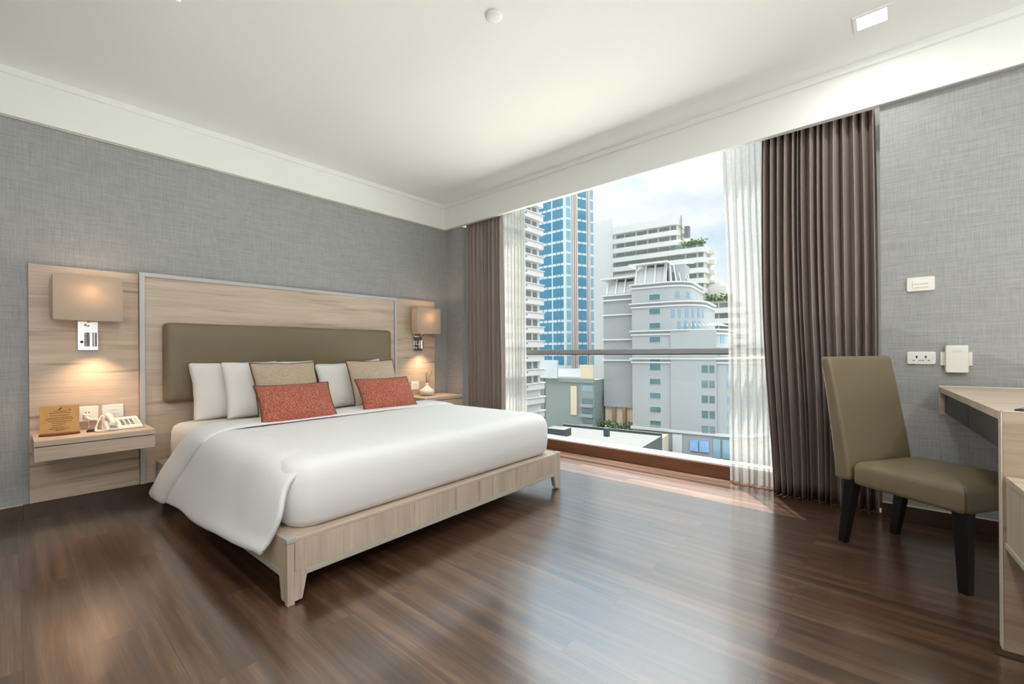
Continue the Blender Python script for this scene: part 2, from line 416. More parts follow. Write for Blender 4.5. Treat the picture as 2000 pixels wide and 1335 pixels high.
# window: timber upstand, aluminium frame, transom, two panes
struct(B(-3.80, -0.06, YB, YB + 0.14, 0, 0.098).build('trim_6', M['sill']))
win = thing('window_1', (-1.93, YB + 0.06, 0.098), None, None); struct(win)
wf = MB()
wf.box(-3.80, -0.06, YB + 0.004, YB + 0.10, 0.098, 0.112)
wf.box(-3.80, -0.06, YB + 0.018, YB + 0.10, 0.112, 0.126)
wf.box(-3.80, -0.06, YB + 0.01, YB + 0.05, 2.64, 2.70)
wf.box(-3.80, -3.74, YB + 0.01, YB + 0.05, 0.1, 2.7); wf.box(-0.12, -0.06, YB + 0.01, YB + 0.05, 0.1, 2.7)
wf.build('window_frame', flat('white_window_frame', 'dcdcd8', 0.35, var=0.01), win)
ts = MB(); ts.box(-3.74, -0.12, YB, YB + 0.05, 0.974, 1.012)
ts.box(-3.74, -0.12, YB + 0.006, YB + 0.05, 1.012, 1.018)
t_ = ts.build('transom', M['alu'], win)
_g = B(-3.74, -0.12, YB + 0.002, YB + 0.05, 0.966, 0.974); _g.v = [p - win.location for p in _g.v]; _g.build('gasket', M['alud'], t_, world=False)
B(-3.74, -0.12, YB + 0.03, YB + 0.036, 0.126, 0.966).build('window_pane', M['glass'], win)
B(-3.74, -0.12, YB + 0.03, YB + 0.036, 1.018, 2.64).build('window_pane', M['glass'], win)

# ------------------------------------------------------------------ interior lamps
def area(name, loc, sx, sy, e, col=(1, 0.975, 0.95), parent=None, spread=180):
    d = bpy.data.lights.new(name, 'AREA'); d.shape = 'RECTANGLE'; d.size = sx; d.size_y = sy; d.energy = e; d.color = col
    d.spread = radians(spread)
    o = bpy.data.objects.new(name, d); COL.objects.link(o); o.location = loc
    if parent:
        o.parent = parent; o.location = Vector(loc) - parent.location
    return o
DL_E = 3
def downlight(x, y, label, sx=0.155, sy=0.145, e=None):
    t = thing('ceiling_downlight', (x, y, ZC - 0.006), label, 'ceiling light', 'recessed square downlights')
    f = MB(); x0, x1, y0, y1 = x - sx / 2, x + sx / 2, y - sy / 2, y + sy / 2; w = 0.017
    for a in ((x0, x1, y0, y0 + w), (x0, x1, y1 - w, y1), (x0, x0 + w, y0 + w, y1 - w), (x1 - w, x1, y0 + w, y1 - w)):
        f.box(*a, ZC - 0.006, ZC + 0.001)
    f.build('frame', M['ceil'], t)
    B(x0 + w, x1 - w, y0 + w, y1 - w, ZC - 0.003, ZC + 0.0).build('diffuser', M['lampglow'], t)
    area('downlight_lamp', (x, y, ZC - 0.012), 0.11, 0.11, e or DL_E, parent=t)
    return t
downlight(-0.08, 2.96, 'lit square recessed downlight in the white ceiling above the desk end')
downlight(-2.55, 0.50, 'recessed downlight cut off at the top edge, above the bed')
for x, y, w_ in ((-0.08, 0.5, 'almost above the camera'), (-2.55, -1.2, 'behind the bed side of the camera'), (-0.08, -1.4, 'straight behind the camera'),
                 (1.7, 0.6, 'right of the camera'), (1.7, -1.2, 'in the rear right corner'), (1.7, 2.6, 'above the far end of the desk')):
    downlight(x, y, 'added recessed square downlight ' + w_, e=(3 if x < -2 else 13) if y < 1 else 6)  # unseen downlights added along the ceiling to fill the room with light

def uplighter(x, y, label):  # added out of view, aimed up to brighten the ceiling
    t = thing('fill_uplighter', (x, y, 0), label, 'fill lamp', 'uplighter cans added out of view to light the ceiling')
    MB().lathe((x, y, 0), [(0.09, 0.0), (0.11, 0.01), (0.11, 0.30), (0.104, 0.305), (0.10, 0.29), (0.10, 0.22), (0.001, 0.215)], 28).build('can', M['white'], t)
    o = area('fill_lamp', (x, y, 0.303), 0.15, 0.15, UP_E, (1, 0.985, 0.96), parent=t)
    o.rotation_euler = (pi, 0, 0)
UP_E = 70
uplighter(1.9, -1.6, 'added white fill uplighter can in the rear right corner of the room')
uplighter(2.1, 0.7, 'added white fill uplighter can by the right wall beyond the desk')
t = MB().lathe((-1.537, 1.640, 0), [(0.001, ZC - 0.012), (0.036, ZC - 0.012), (0.041, ZC - 0.008), (0.042, ZC - 0.0005)]).build('sprinkler_cover', M['ceil'])
tag(t, 'small round white cover plate flush in the middle of the ceiling', 'sprinkler cover')

# ------------------------------------------------------------------ headboard wall
Y0, Y1, Y2, Y3 = 0.078, 0.597, 2.692, 3.216
for a, b_, z1, lab in ((Y0, Y1 - 0.002, 1.563, 'pale streaked wood wall panel behind the left lamp and phone shelf'),
                       (Y2 + 0.002, Y3, 1.580, 'narrow pale wood wall panel behind the right lamp, beside the curtain corner')):
    o = B(XL, XL + 0.02, a, b_, 0.094, z1).build('wall_panel', M['ply'], bevel=0.001)
    tag(o, lab, 'wall panel', 'wood panels flanking the headboard')
hb = thing('headboard', (XL, 1.645, 0.095), 'wide pale wood headboard with light metal border and olive padded board', 'headboard')
B(XL + 0.001, XL + 0.038, Y1, Y2, 0.097, 1.572).build('back_panel', M['ply'], hb)
tr = MB()
for a in ((Y1, Y1 + 0.028, 0.097, 1.575), (Y2 - 0.028, Y2, 0.097, 1.575), (Y1 + 0.028, Y2 - 0.028, 1.547, 1.575)):
    tr.box(XL + 0.038, XL + 0.05, a[0], a[1], a[2], a[3])
tr.build('trim_border', M['whitemetal'], hb, bevel=0.001)
pad = MB(); pad.rr(0.722, 2.592, 0.651, 1.228, 0.035,
                   [(0.0, XL + 0.0385), (0.0, XL + 0.075), (0.004, XL + 0.09), (0.014, XL + 0.103), (0.03, XL + 0.112), (0.055, XL + 0.117), (0.1, XL + 0.119)], ax='x', seg=5)
pad.build('padded_board', M['leather'], hb)

# ------------------------------------------------------------------ bedside shelves
def nightstand(y0, y1, label, z=0.0):
    t = thing('nightstand', (XL, (y0 + y1) / 2, 0.40 + z), label, 'nightstand', 'floating bedside shelves')
    xf = XL + 0.37; xb = XL + 0.0205
    xw = XL + 0.0510
    def slab(za, zb, dx):
        p = MB(); ys = sorted((y0, y1))
        # notch around the raised headboard border
        if y0 < Y1 < y1: p.box(xb, xf - dx, y0, Y1 - 0.001, za, zb); p.box(xw, xf - dx, Y1 - 0.001, y1, za, zb)
        elif y0 < Y2 < y1: p.box(xw, xf - dx, y0, Y2 + 0.001, za, zb); p.box(xb, xf - dx, Y2 + 0.001, y1, za, zb)
        else: p.box(xb, xf - dx, y0, y1, za, zb)
        return p
    slab(0.484 + z, 0.516 + z, 0).build('shelf_top', M['ply'], t, bevel=0.001)
    slab(0.402 + z, 0.478 + z, 0.018).build('body', M['ply'], t)
    B(xf - 0.018, xf, y0, y1, 0.400 + z, 0.479 + z).build('drawer_front', M['ply'], t, bevel=0.001)
    return t
nightstand(0.088, 0.622, 'floating pale wood bedside shelf under the phone and wooden sign')
nightstand(2.80, 3.325, 'floating pale wood bedside shelf holding the white reed vase', 0.012)

# ------------------------------------------------------------------ wall lamps
shade_m = flat('greige_linen_shade', 'c9bfb0', 0.8, spec=0.1, bump=0.3, bscale=400, var=0.04)
_n = shade_m.node_tree.nodes; _l = shade_m.node_tree.links
_tl = _n.new('ShaderNodeBsdfTranslucent'); _tl.inputs['Color'].default_value = lin('e6d6c4')
_mx = _n.new('ShaderNodeMixShader'); _mx.inputs[0].default_value = 0.28
_l.new(_n['Principled BSDF'].outputs[0], _mx.inputs[1]); _l.new(_tl.outputs[0], _mx.inputs[2]); _l.new(_mx.outputs[0], _n['Material Output'].inputs[0])
bulb_m = emit('warm_bulb', (1, 0.70, 0.46), 55)
def wall_lamp(yc, label, zo=0.0, left=True):
    t = thing('wall_lamp', (XL + 0.02, yc, 1.03 + zo), label, 'wall lamp', 'box shade bedside lamps')
    x0, x1 = XL + 0.055, XL + 0.158
    z0, z1 = 1.222 + zo, 1.497 + zo; ya, yb = yc - 0.16, yc + 0.16; w = 0.003
    s = MB()
    for a in ((x0, x1, ya, ya + w), (x0, x1, yb - w, yb), (x0, x0 + w, ya + w, yb - w), (x1 - w, x1, ya + w, yb - w)):
        s.box(*a, z0, z1)
    s.build('lamp_shade', shade_m, t)
    pl = (yc - 0.045, yc + 0.052) if left else (yc - 0.115, yc + 0.0)
    pyc = sum(pl) / 2
    B(XL + 0.0205, XL + 0.03, pl[0], pl[1], 1.032 + zo, 1.222 + zo).build('wall_plate', M['chrome'], t, bevel=0.0015)
    arm = MB(); arm.tube([(XL + 0.03, pyc, 1.19 + zo), (XL + 0.075, pyc, 1.19 + zo), (XL + 0.1, pyc, 1.20 + zo), (XL + 0.105, pyc + 0.01, 1.235 + zo), (XL + 0.105, yc, 1.30 + zo)], 0.006)
    arm.box(XL + 0.095, XL + 0.118, pyc - 0.012, pyc + 0.012, 1.192 + zo, 1.206 + zo)
    arm.build('arm', M['chrome'], t)
    sp = MB(); sp.cyl((XL + 0.075, pyc + 0.012, 1.055 + zo), (XL + 0.075, pyc + 0.012, 1.145 + zo), 0.027, seg=28)
    sp.cyl((XL + 0.03, pyc + 0.012, 1.10 + zo), (XL + 0.05, pyc + 0.012, 1.10 + zo), 0.008)
    spo = sp.build('reading_spot', M['chrome'], t)
    MB().cyl((XL + 0.03, pyc - 0.03, 1.085 + zo), (XL + 0.048, pyc - 0.03, 1.085 + zo), 0.008).build('switch_knob', M['black'], t)
    # bulb in the shade
    bz = 1.385 + zo
    MB().lathe((XL + 0.106, yc + 0.01, bz), [(0.001, -0.035), (0.012, -0.03), (0.013, -0.01), (0.022, 0.005), (0.025, 0.02), (0.018, 0.038), (0.001, 0.046)], 16).build('bulb', bulb_m, t)
    d = bpy.data.lights.new('spot_light', 'SPOT'); d.energy = 9; d.color = (1, 0.66, 0.42); d.spot_size = radians(120); d.spot_blend = 0.9; d.shadow_soft_size = 0.02
    o = bpy.data.objects.new('spot_light', d); COL.objects.link(o); o.parent = t
    o.location = Vector((XL + 0.135, pyc + 0.02, 1.07 + zo)) - t.location
    o.rotation_euler = (0, radians(-4), 0)
    return t
wall_lamp(0.335, 'chrome wall lamp with greige box shade left of the bed, above the phone')
wall_lamp(3.03, 'chrome wall lamp with greige box shade right of the bed, above the reed vase', -0.012, left=False)

# ------------------------------------------------------------------ bed (slightly skewed in the room)
BA = radians(1.3)
bed_loc = (-3.917, 0.668, 0)
bed = thing('bed_frame', bed_loc, 'low pale wood platform bed frame with tapered corner legs', 'bed', rz=BA)
L_, W_ = 2.11, 1.934
def bedpart(mb, name, mat, parent=None, bevel=0.0015): return mb.build(name, mat, parent or bed, world=False, bevel=bevel)
bedpart(B(0.03, L_, 0, W_, 0.247, 0.262), 'top_board', M['ply'])
bedpart(B(L_ - 0.022, L_, 0.03, W_ - 0.03, 0.128, 0.2465), 'foot_rail', M['plz'])
bedpart(B(0.04, L_ - 0.03, 0.0, 0.022, 0.128, 0.2465), 'side_rail', M['plz'])
bedpart(B(0.04, L_ - 0.03, W_ - 0.022, W_, 0.128, 0.2465), 'side_rail', M['plz'])
bedpart(B(L_ - 0.024, L_ + 0.002, 0.07, W_ - 0.07, 0.104, 0.1275), 'lower_strip', M['strip'])
bedpart(B(0.04, L_ - 0.07, -0.002, 0.022, 0.104, 0.1275), 'lower_strip', M['strip'])
bedpart(B(0.04, L_ - 0.07, W_ - 0.022, W_ + 0.002, 0.104, 0.1275), 'lower_strip', M['strip'])
for lx, sx in ((0.03, 1), (L_, -1)):
    for ly, sy in ((0, 1), (W_, -1)):
        lg = MB()
        q = 0.028
        lg.box(min(lx, lx + sx * q), max(lx, lx + sx * q), min(ly, ly + sy * q), max(ly, ly + sy * q), 0, 0.2465)
        a = [(0.028, 0.012), (0.058, 0.012), (0.082, 0.128), (0.028, 0.128)]
        lg.prism([(ly + sy * u, z) for u, z in a], min(lx, lx + sx * 0.02), max(lx, lx + sx * 0.02), ax='x')
        lg.prism([(lx + sx * u, z) for u, z in a], min(ly, ly + sy * 0.02), max(ly, ly + sy * 0.02), ax='y')
        bedpart(lg, 'leg', M['plz'])
for ly, sy in ((0, 1), (W_, -1)):
    c = MB(); c.box(L_ - 0.036, L_ + 0.003, min(ly - sy * 0.003, ly + sy * 0.036), max(ly - sy * 0.003, ly + sy * 0.036), 0.262, 0.2655)
    c.box(L_ , L_ + 0.003, min(ly - sy * 0.003, ly + sy * 0.036), max(ly - sy * 0.003, ly + sy * 0.036), 0.247, 0.262)
    c.box(L_ - 0.036, L_ + 0.0, min(ly - sy * 0.003, ly), max(ly - sy * 0.003, ly), 0.247, 0.262)
    bedpart(c, 'corner_cap', M['whitemetal'])['label'] = 'light metal corner cap'

def nz(x, y, z=0.0): return mnoise.noise(Vector((x, y, z)))
mt_ = MB()
mt_.rr(0.09, 2.055, 0.055, 1.875, 0.10, [(0.012, 0.2635), (0.0, 0.275), (-0.004, 0.38), (0.0, 0.47), (0.012, 0.505), (0.035, 0.522), (0.07, 0.529), (0.2, 0.531)], seg=8)
mtt = mt_.build('mattress', M['sheet'], loc=bed_loc, rot=(0, 0, BA))
tag(mtt, 'thick mattress in a white fitted sheet on the wood bed frame', 'mattress')

# duvet: tucked body plus the flap hanging over the near side, with the turned-back band at the head
dv = MB()
dv.rr(0.80, 2.085, 0.035, 1.895, 0.13, [(0.06, 0.2660), (0.02, 0.275), (0.004, 0.30), (-0.004, 0.38), (-0.002, 0.46), (0.008, 0.505), (0.026, 0.532), (0.055, 0.546), (0.11, 0.5525), (0.25, 0.556), (0.45, 0.558)], seg=10)
def cat(P, t):
    n_ = len(P) - 1; t = min(max(t, 0), 1) * n_; i = min(int(t), n_ - 1); f_ = t - i
    p = [P[max(i - 1, 0)], P[i], P[i + 1], P[min(i + 2, n_)]]
    return tuple(0.5 * ((2 * b) + (c - a) * f_ + (2 * a - 5 * b + 4 * c - d) * f_ ** 2 + (-a + 3 * b - 3 * c + d) * f_ ** 3)
                 for a, b, c, d in zip(*p))
def flap_pt(x, v, off=0.0, full=False, xs=None):
    """cross profile of the cover at station x; v=0 on top, 1 at the hanging hem"""
    zb = 0.105 + 0.085 * min(max((x - 0.5) / 1.5, 0), 1) + 0.003 * sin(x * 9)
    P = [(1.90, 0.36), (1.91, 0.46), (1.86, 0.535), (1.5, 0.552), (1.0, 0.557)] if full else [(0.34, 0.53), (0.29, 0.537)]
    P = P + ([(0.42, 0.557), (0.22, 0.556)] if full else [(0.22, 0.5445)]) + [(0.10, 0.543), (0.035, 0.51), (0.002, 0.44), (-0.022, 0.34), (-0.045, 0.25), (-0.066, zb + 0.02), (-0.064, zb)]
    y, z = cat(P, v); y2, z2 = cat(P, min(v + 0.01, 1)); y1, z1 = cat(P, max(v - 0.01, 0))
    dy, dz = y2 - y1, z2 - z1; q = sqrt(dy * dy + dz * dz) + 1e-9
    ny, nz_ = dz / q, -dy / q
    hang = min(max((0.5 - z) / 0.4, 0), 1)
    bil = 0.010 * sin(x * 5.2 + 0.6) * hang + 0.006 * nz(x * 3, y * 3, z * 3)
    return y + ny * (off + bil), z + nz_ * (off + bil), hang
def flap(u, v, th=0.0):
    _, _, h0 = flap_pt(1.0, v, th)
    q0 = min(1, h0 / 0.45); x1 = 2.035 + 0.05 * q0 * q0 * (3 - 2 * q0)
    x0 = 0.86 - 0.36 * h0 ** 0.8
    y, z, h = flap_pt(x0 + (x1 - x0) * u, v, th)
    # the hem corner swings forward a little, the top edge melts into the tucked foot
    xe = x0 + (x1 - x0) * u - (u ** 4) * 0.15 * h ** 1.7
    k = max(0, (u - 0.8) / 0.2)
    z -= k * k * 0.035 * (1 - h) ** 3; y += k * 0.02 * (1 - h) + k * k * 0.006 * h
    return (xe, y, z)
NU, NV = 60, 34
outer = [[flap(i / NU, j / NV, 0.010) for i in range(NU + 1)] for j in range(NV + 1)]
inner = [[flap(i / NU, j / NV, -0.006) for i in range(NU + 1)] for j in range(NV + 1)]
dv.grid(NU, NV, lambda a, b_: outer[round(b_ * NV)][round(a * NU)])
dv.grid(NU, NV, lambda a, b_: inner[round(b_ * NV)][round(a * NU)])
def rim(A, Bq):
    n_ = len(A); C_ = [tuple((Vector(a) + Vector(b_)) / 2 + (Vector(o) )) for a, b_, o in zip(A, Bq, [Vector((0, 0, 0))] * n_)]
    dv.add(A + Bq, [(i, i + 1, n_ + i + 1, n_ + i) for i in range(n_ - 1)], True)
rim(outer[-1], inner[-1]); rim([r[-1] for r in outer], [r[-1] for r in inner]); rim([r[0] for r in outer], [r[0] for r in inner])
duvet = dv.build('duvet', M['linen'], loc=bed_loc, rot=(0, 0, BA), weld=True)
tag(duvet, 'smooth white duvet tucked at the foot and hanging over the near side of the bed', 'duvet')
bd = MB()
def band_loop(v):
    _, _, hh = flap_pt(0.7, v, 0.0, full=True)
    if v < 0.3: hh = 0
    x0 = 0.70 - 0.43 * hh ** 0.85; x1 = 1.02 - 0.42 * hh ** 0.9
    if v > 0.93:
        k = (v - 0.93) / 0.07; x0 += 0.13 * k * k; x1 -= 0.03 * k * k
    L = []; n_ = 22; th = 0.026
    for i in range(n_):
        a = 2 * pi * i / n_; cx = cos(a); sx = sin(a)
        sq = lambda c, p: math.copysign(abs(c) ** p, c)
        xx = (x0 + x1) / 2 + (x1 - x0) / 2 * sq(cx, 0.55)
        y, z, h = flap_pt(xx, v, 0.010 + 0.0 + th * 0.55 * sq(sx, 0.8) * (1 - 0.15 * cx), full=True)
        L.append((xx, y, z))
    return L
loops = [band_loop(j / 70) for j in range(71)]
# round the hem end
bd.loft(loops, caps=True)
b_o = bd.build('turned_back_band', M['linen'], duvet, world=False, weld=True)

# ------------------------------------------------------------------ pillows and cushions
def pillow(name, mat, w, h, t_, loc, lean, label, group, seed=0, pipe=None, rz=0.0, pinch=0.06, roll=0.0):
    mb = MB(); N = 30
    def P(u, v, s):
        a, b_ = 2 * u - 1, 2 * v - 1
        a = math.copysign(abs(a) ** 0.8, a); b_ = math.copysign(abs(b_) ** 0.8, b_)
        k1 = 1 - pinch * (1 - b_ * b_) ; k2 = 1 - pinch * (1 - a * a)
        th = max(0, (1 - abs(a) ** 2.4)) ** 0.55 * max(0, (1 - abs(b_) ** 2.4)) ** 0.55
        wr = 0.012 * nz(a * 2.2 + seed, b_ * 2.2, s) * th + 0.004 * nz(a * 7 + seed, b_ * 7, s) * th
        sag = 0.012 * (1 - b_) * 0.5
        return (s * (t_ / 2 * th + wr) + 0.35 * sag, a * w / 2 * k1 + 0.006 * nz(b_ * 2, seed), h / 2 + b_ * h / 2 * k2 + 0.006 * nz(a * 2, seed + 3))
    mb.grid(N, N, lambda u, v: P(u, v, 1)); mb.grid(N, N, lambda u, v: P(u, v, -1))
    o = mb.build(name, mat, loc=loc, rot=(roll, -lean, rz), weld=True)
    tag(o, label, 'pillow' if name == 'pillow' else 'cushion', group)
    if pipe:
        pts = []
        for k in range(4 * N):
            s_ = (k % N) / N
            u, v = [(s_, 0), (1, s_), (1 - s_, 1), (0, 1 - s_)][k // N]
            pts.append(P(u, v, 1))
        MB().tube(pts, 0.0042, 6, closed=True).build('piping', pipe, o, world=False)
    return o
PZ = 0.533
pillow('pillow', M['sheet'], 0.60, 0.425, 0.17, (-3.69, 1.142, PZ), radians(17), 'plump white pillow at the back left, against the olive headboard', 'white bed pillows', 1, rz=BA, pinch=0.04)
pillow('pillow', M['sheet'], 0.68, 0.42, 0.16, (-3.505, 1.33, PZ + 0.012), radians(20), 'white pillow leaning in front of the rear left one, behind the beige cushion', 'white bed pillows', 2, rz=BA, pinch=0.04)
pillow('pillow', M['sheet'], 0.66, 0.41, 0.14, (-3.73, 2.115, PZ), radians(16), 'white pillow at the back right, one corner showing above the beige cushion', 'white bed pillows', 3, rz=BA, pinch=0.09, roll=0.06)
pillow('pillow', M['sheet'], 0.66, 0.385, 0.15, (-3.53, 2.005, PZ + 0.012), radians(19), 'white pillow between the two beige cushions', 'white bed pillows', 4, rz=BA, pinch=0.04)
pillow('cushion', M['beige'], 0.47, 0.41, 0.13, (-3.33, 1.365, 0.553), radians(22), 'square beige woven cushion on the left, behind the larger red one', 'beige square cushions', 5, M['pipe'], rz=BA)
pillow('cushion', M['beige'], 0.47, 0.41, 0.13, (-3.36, 2.105, 0.553), radians(21), 'square beige woven cushion on the right, behind the smaller-looking red one', 'beige square cushions', 6, M['pipe'], rz=BA)
pillow('cushion', M['red'], 0.49, 0.275, 0.12, (-2.93, 1.262, 0.556), radians(30), 'rust red tweed lumbar cushion on the left, nearest the camera', 'rust red lumbar cushions', 7, M['pipe'], rz=BA, pinch=0.05)
pillow('cushion', M['red'], 0.485, 0.275, 0.12, (-2.985, 1.98, 0.558), radians(30), 'rust red tweed lumbar cushion on the right, nearer the window', 'rust red lumbar cushions', 8, M['pipe'], rz=BA, pinch=0.05)

# ------------------------------------------------------------------ things on the left shelf
NZ = 0.516
def outlet(name, face_y0, face_y1, z0, z1, label, cat_='socket', x=XL + 0.0205, parts='socket'):
    t = thing(name, (x, (face_y0 + face_y1) / 2, z0), label, cat_)
    MB().rr(face_y0, face_y1, z0, z1, 0.008, [(0.0, x), (0.0, x + 0.006), (0.003, x + 0.010)], ax='x', seg=4).build('cover_plate', M['white'], t)
    yc, zc = (face_y0 + face_y1) / 2, (z0 + z1) / 2
    if parts == 'socket':
        s = MB()
        for dy, dz in ((-0.008, 0.01), (0.008, 0.01), (0, -0.012)):
            s.cyl((x + 0.0095, yc + dy, zc + dz), (x + 0.0115, yc + dy, zc + dz), 0.0035, seg=10)
        s.build('pin_hole', M['blackpl'], t)
    else:
        B(x + 0.010, x + 0.0125, yc - 0.03, yc + 0.03, zc - 0.016, zc + 0.016).build('rocker_switch', M['plug'], t, bevel=0.001)
        B(x + 0.0105, x + 0.0131, yc - 0.018, yc + 0.018, zc + 0.009, zc + 0.0105).build('marker_line', M['grey'], t)
    return t
outlet('wall_socket', 0.278, 0.388, 0.566, 0.664, 'white wall socket behind the plugged lead and wooden sign')
outlet('switch_plate', 0.404, 0.513, 0.578, 0.664, 'white switch plate behind the telephone', 'switch', parts='switch')
outlet('switch_plate', 2.879, 2.985, 0.594, 0.682, 'white switch plate beside the white reed vase', 'switch', parts='switch')

xs_ = XL + 0.031
pl = thing('power_lead', (xs_, 0.325, NZ), 'white plug and lead running from the socket to the telephone', 'cable')
pb = MB(); pb.rr(0.312, 0.338, 0.588, 0.618, 0.006, [(0, xs_ + 0.001), (0, xs_ + 0.03), (0.004, xs_ + 0.036)], ax='x', seg=3)
pb.build('plug', M['plug'], pl)
MB().tube([cat([(xs_ + 0.034, 0.325, 0.600), (xs_ + 0.05, 0.34, 0.585), (xs_ + 0.055, 0.37, 0.578), (xs_ + 0.06, 0.41, 0.562), (xs_ + 0.065, 0.45, 0.545)], i / 16) for i in range(17)], 0.007).build('cable', M['plug'], pl)
MB().tube([cat([(xs_ + 0.03, 0.333, 0.585), (xs_ + 0.03, 0.336, 0.55), (xs_ + 0.035, 0.332, NZ + 0.003), (xs_ + 0.055, 0.31, NZ + 0.003)], i / 12) for i in range(13)], 0.0015).build('thin_wire', M['plug'], pl)

# wooden sign
sg = thing('wooden_sign', (-3.83, 0.20, NZ), 'upright honey plywood sign with burnt lettering on a bark slice', 'sign', rz=radians(-6))
MB().box(-0.0025, 0.0025, -0.085, 0.085, 0.008, 0.178, fn=lambda x, y, z: (x - 0.12 * (z - 0.01), y, z)).build('board', M['kraft'], sg, world=False, bevel=0.0008)
base = MB(); lo = []
for z, k in ((0.0, 1.0), (0.010, 1.02), (0.013, 0.97)):
    lo.append([((0.034 * k + 0.004 * nz(i, 1)) * cos(2 * pi * i / 28) + 0.012, (0.088 * k + 0.006 * nz(i * 1.3, 2)) * sin(2 * pi * i / 28), z) for i in range(28)])
base.loft(lo, smooth=False); base.build('base_slice', M['bark'], sg, world=False)
tx = MB()
def stroke(y0, y1, z, h=0.0022): tx.box(0.0028, 0.0034, y0, y1, z - h, z + h, fn=lambda x, y, q: (x - 0.12 * (q - 0.01), y, q))
rng = random.Random(4)
for z, a, b_ in ((0.142, -0.03, 0.03), (0.132, -0.045, 0.045), (0.117, -0.04, 0.042), (0.104, -0.055, 0.055), (0.094, -0.06, 0.058), (0.082, -0.05, 0.05), (0.071, -0.035, 0.03), (0.06, -0.03, 0.02), (0.048, -0.035, 0.015), (0.038, -0.045, 0.04), (0.029, -0.02, 0.02)):
    y = a
    while y < b_:
        w_ = rng.uniform(0.004, 0.012); stroke(y, min(y + w_, b_), z, 0.0014); y += w_ + 0.0022
stroke(0.036, 0.047, 0.148, 0.0025)
bird = [(-0.012, 0.153), (-0.004, 0.156), (0.002, 0.162), (0.010, 0.168), (0.007, 0.160), (0.003, 0.153), (-0.003, 0.150)]
tx.prism([(y, z) for y, z in bird], 0.0028, 0.0034, ax='x')
for p in tx.v[-14:]: p.x -= 0.12 * (p.z - 0.01)
tx.build('lettering', M['ink'], sg, world=False)

# small dark pad
rm = thing('notepad_holder', (-3.835, 0.348, NZ), 'small flat dark box lying beside the telephone', 'box', rz=radians(-12))
MB().rr(-0.036, 0.03, -0.028, 0.026, 0.003, [(0, 0), (0, 0.012)], seg=2).build('case', M['blackpl'], rm, world=False)
MB().rr(-0.029, 0.024, -0.022, 0.020, 0.003, [(0, 0.0122), (0, 0.015)], seg=2).build('lid', flat('dark_brown_lid', '5a4c42', 0.5), rm, world=False)

# telephone
ph = thing('telephone', (-3.85, 0.487, NZ), 'cream desk telephone with handset and coiled cord on the left shelf', 'telephone', rz=radians(4))
phb = MB()   # wedge body: front low, rear high; local x toward room
def wedge(x, y, z): return (x, y, z if z < 0.01 else z + (0.055 - x) * 0.32)
phb.rr(-0.085, 0.085, -0.085, 0.095, 0.012, [(0.003, 0.002), (0, 0.008), (0, 0.018), (0.004, 0.022)], fn=wedge, seg=4)
phb.build('body', M['plug'], ph, world=False)
hs = MB()
hs.tube([cat([(-0.085, -0.055, 0.062), (-0.06, -0.058, 0.088), (0.0, -0.06, 0.083), (0.05, -0.058, 0.066), (0.078, -0.055, 0.040)], i / 18) for i in range(19)], 0.016, 12)
hs.lathe((-0.07, -0.055, 0.058), [(0.001, 0), (0.022, 0.002), (0.024, 0.014), (0.016, 0.026), (0.001, 0.028)], 18)
hs.lathe((0.062, -0.055, 0.028), [(0.001, 0), (0.022, 0.002), (0.024, 0.014), (0.016, 0.024), (0.001, 0.026)], 18)
hs.build('handset', M['plug'], ph, world=False)
for r_ in range(4):
    for c_ in range(4):
        x = -0.03 + r_ * 0.022; y = 0.0 + c_ * 0.024
        z = 0.022 + (0.055 - x) * 0.32
        MB().box(x - 0.007, x + 0.007, y - 0.008, y + 0.008, z - 0.001, z + 0.004).build('key', M['grey'] if c_ < 3 else M['plug'], ph, world=False)
cd = MB(); pts = []
path = [(0.06, -0.055, 0.026), (0.085, -0.075, 0.012), (0.10, -0.10, 0.010), (0.09, -0.125, 0.010), (0.05, -0.135, 0.012), (-0.01, -0.125, 0.025), (-0.05, -0.105, 0.06), (-0.06, -0.09, 0.085), (-0.04, -0.083, 0.07), (0.02, -0.095, 0.015), (0.07, -0.06, 0.009)]
for i in range(520):
    p = Vector(cat(path, i / 519)); a = i * 0.62
    pts.append(p + Vector((0, 0.0, 0)) + Vector((cos(a) * 0.006, sin(a) * 0.0055, sin(a) * 0.0045)))
cd.tube(pts, 0.0021, 5).build('coiled_cord', M['plug'], ph, world=False)

# reed diffuser on the right shelf
dx, dy, dz = -3.86, 3.005, NZ + 0.012
df = thing('reed_diffuser', (dx, dy, dz), 'squat white ceramic vase with thin brown reeds', 'vase')
MB().lathe((dx, dy, dz), [(0.001, 0.0), (0.04, 0.0), (0.05, 0.006), (0.078, 0.032), (0.082, 0.045), (0.074, 0.062), (0.045, 0.082), (0.02, 0.105), (0.0135, 0.125), (0.014, 0.14), (0.010, 0.14), (0.009, 0.12)], 36).build('vase', M['ceramic'], df)
for k, (ax_, ay_, h_) in enumerate(((0.02, -0.025, 0.26), (-0.01, 0.01, 0.25), (0.02, 0.06, 0.29), (0.0, 0.03, 0.22), (-0.02, -0.01, 0.23))):
    MB().cyl((dx - ax_ * 0.1, dy - ay_ * 0.1, dz + 0.06), (dx + ax_, dy + ay_, dz + h_), 0.0018, seg=6).build('reed', M['reed'], df)

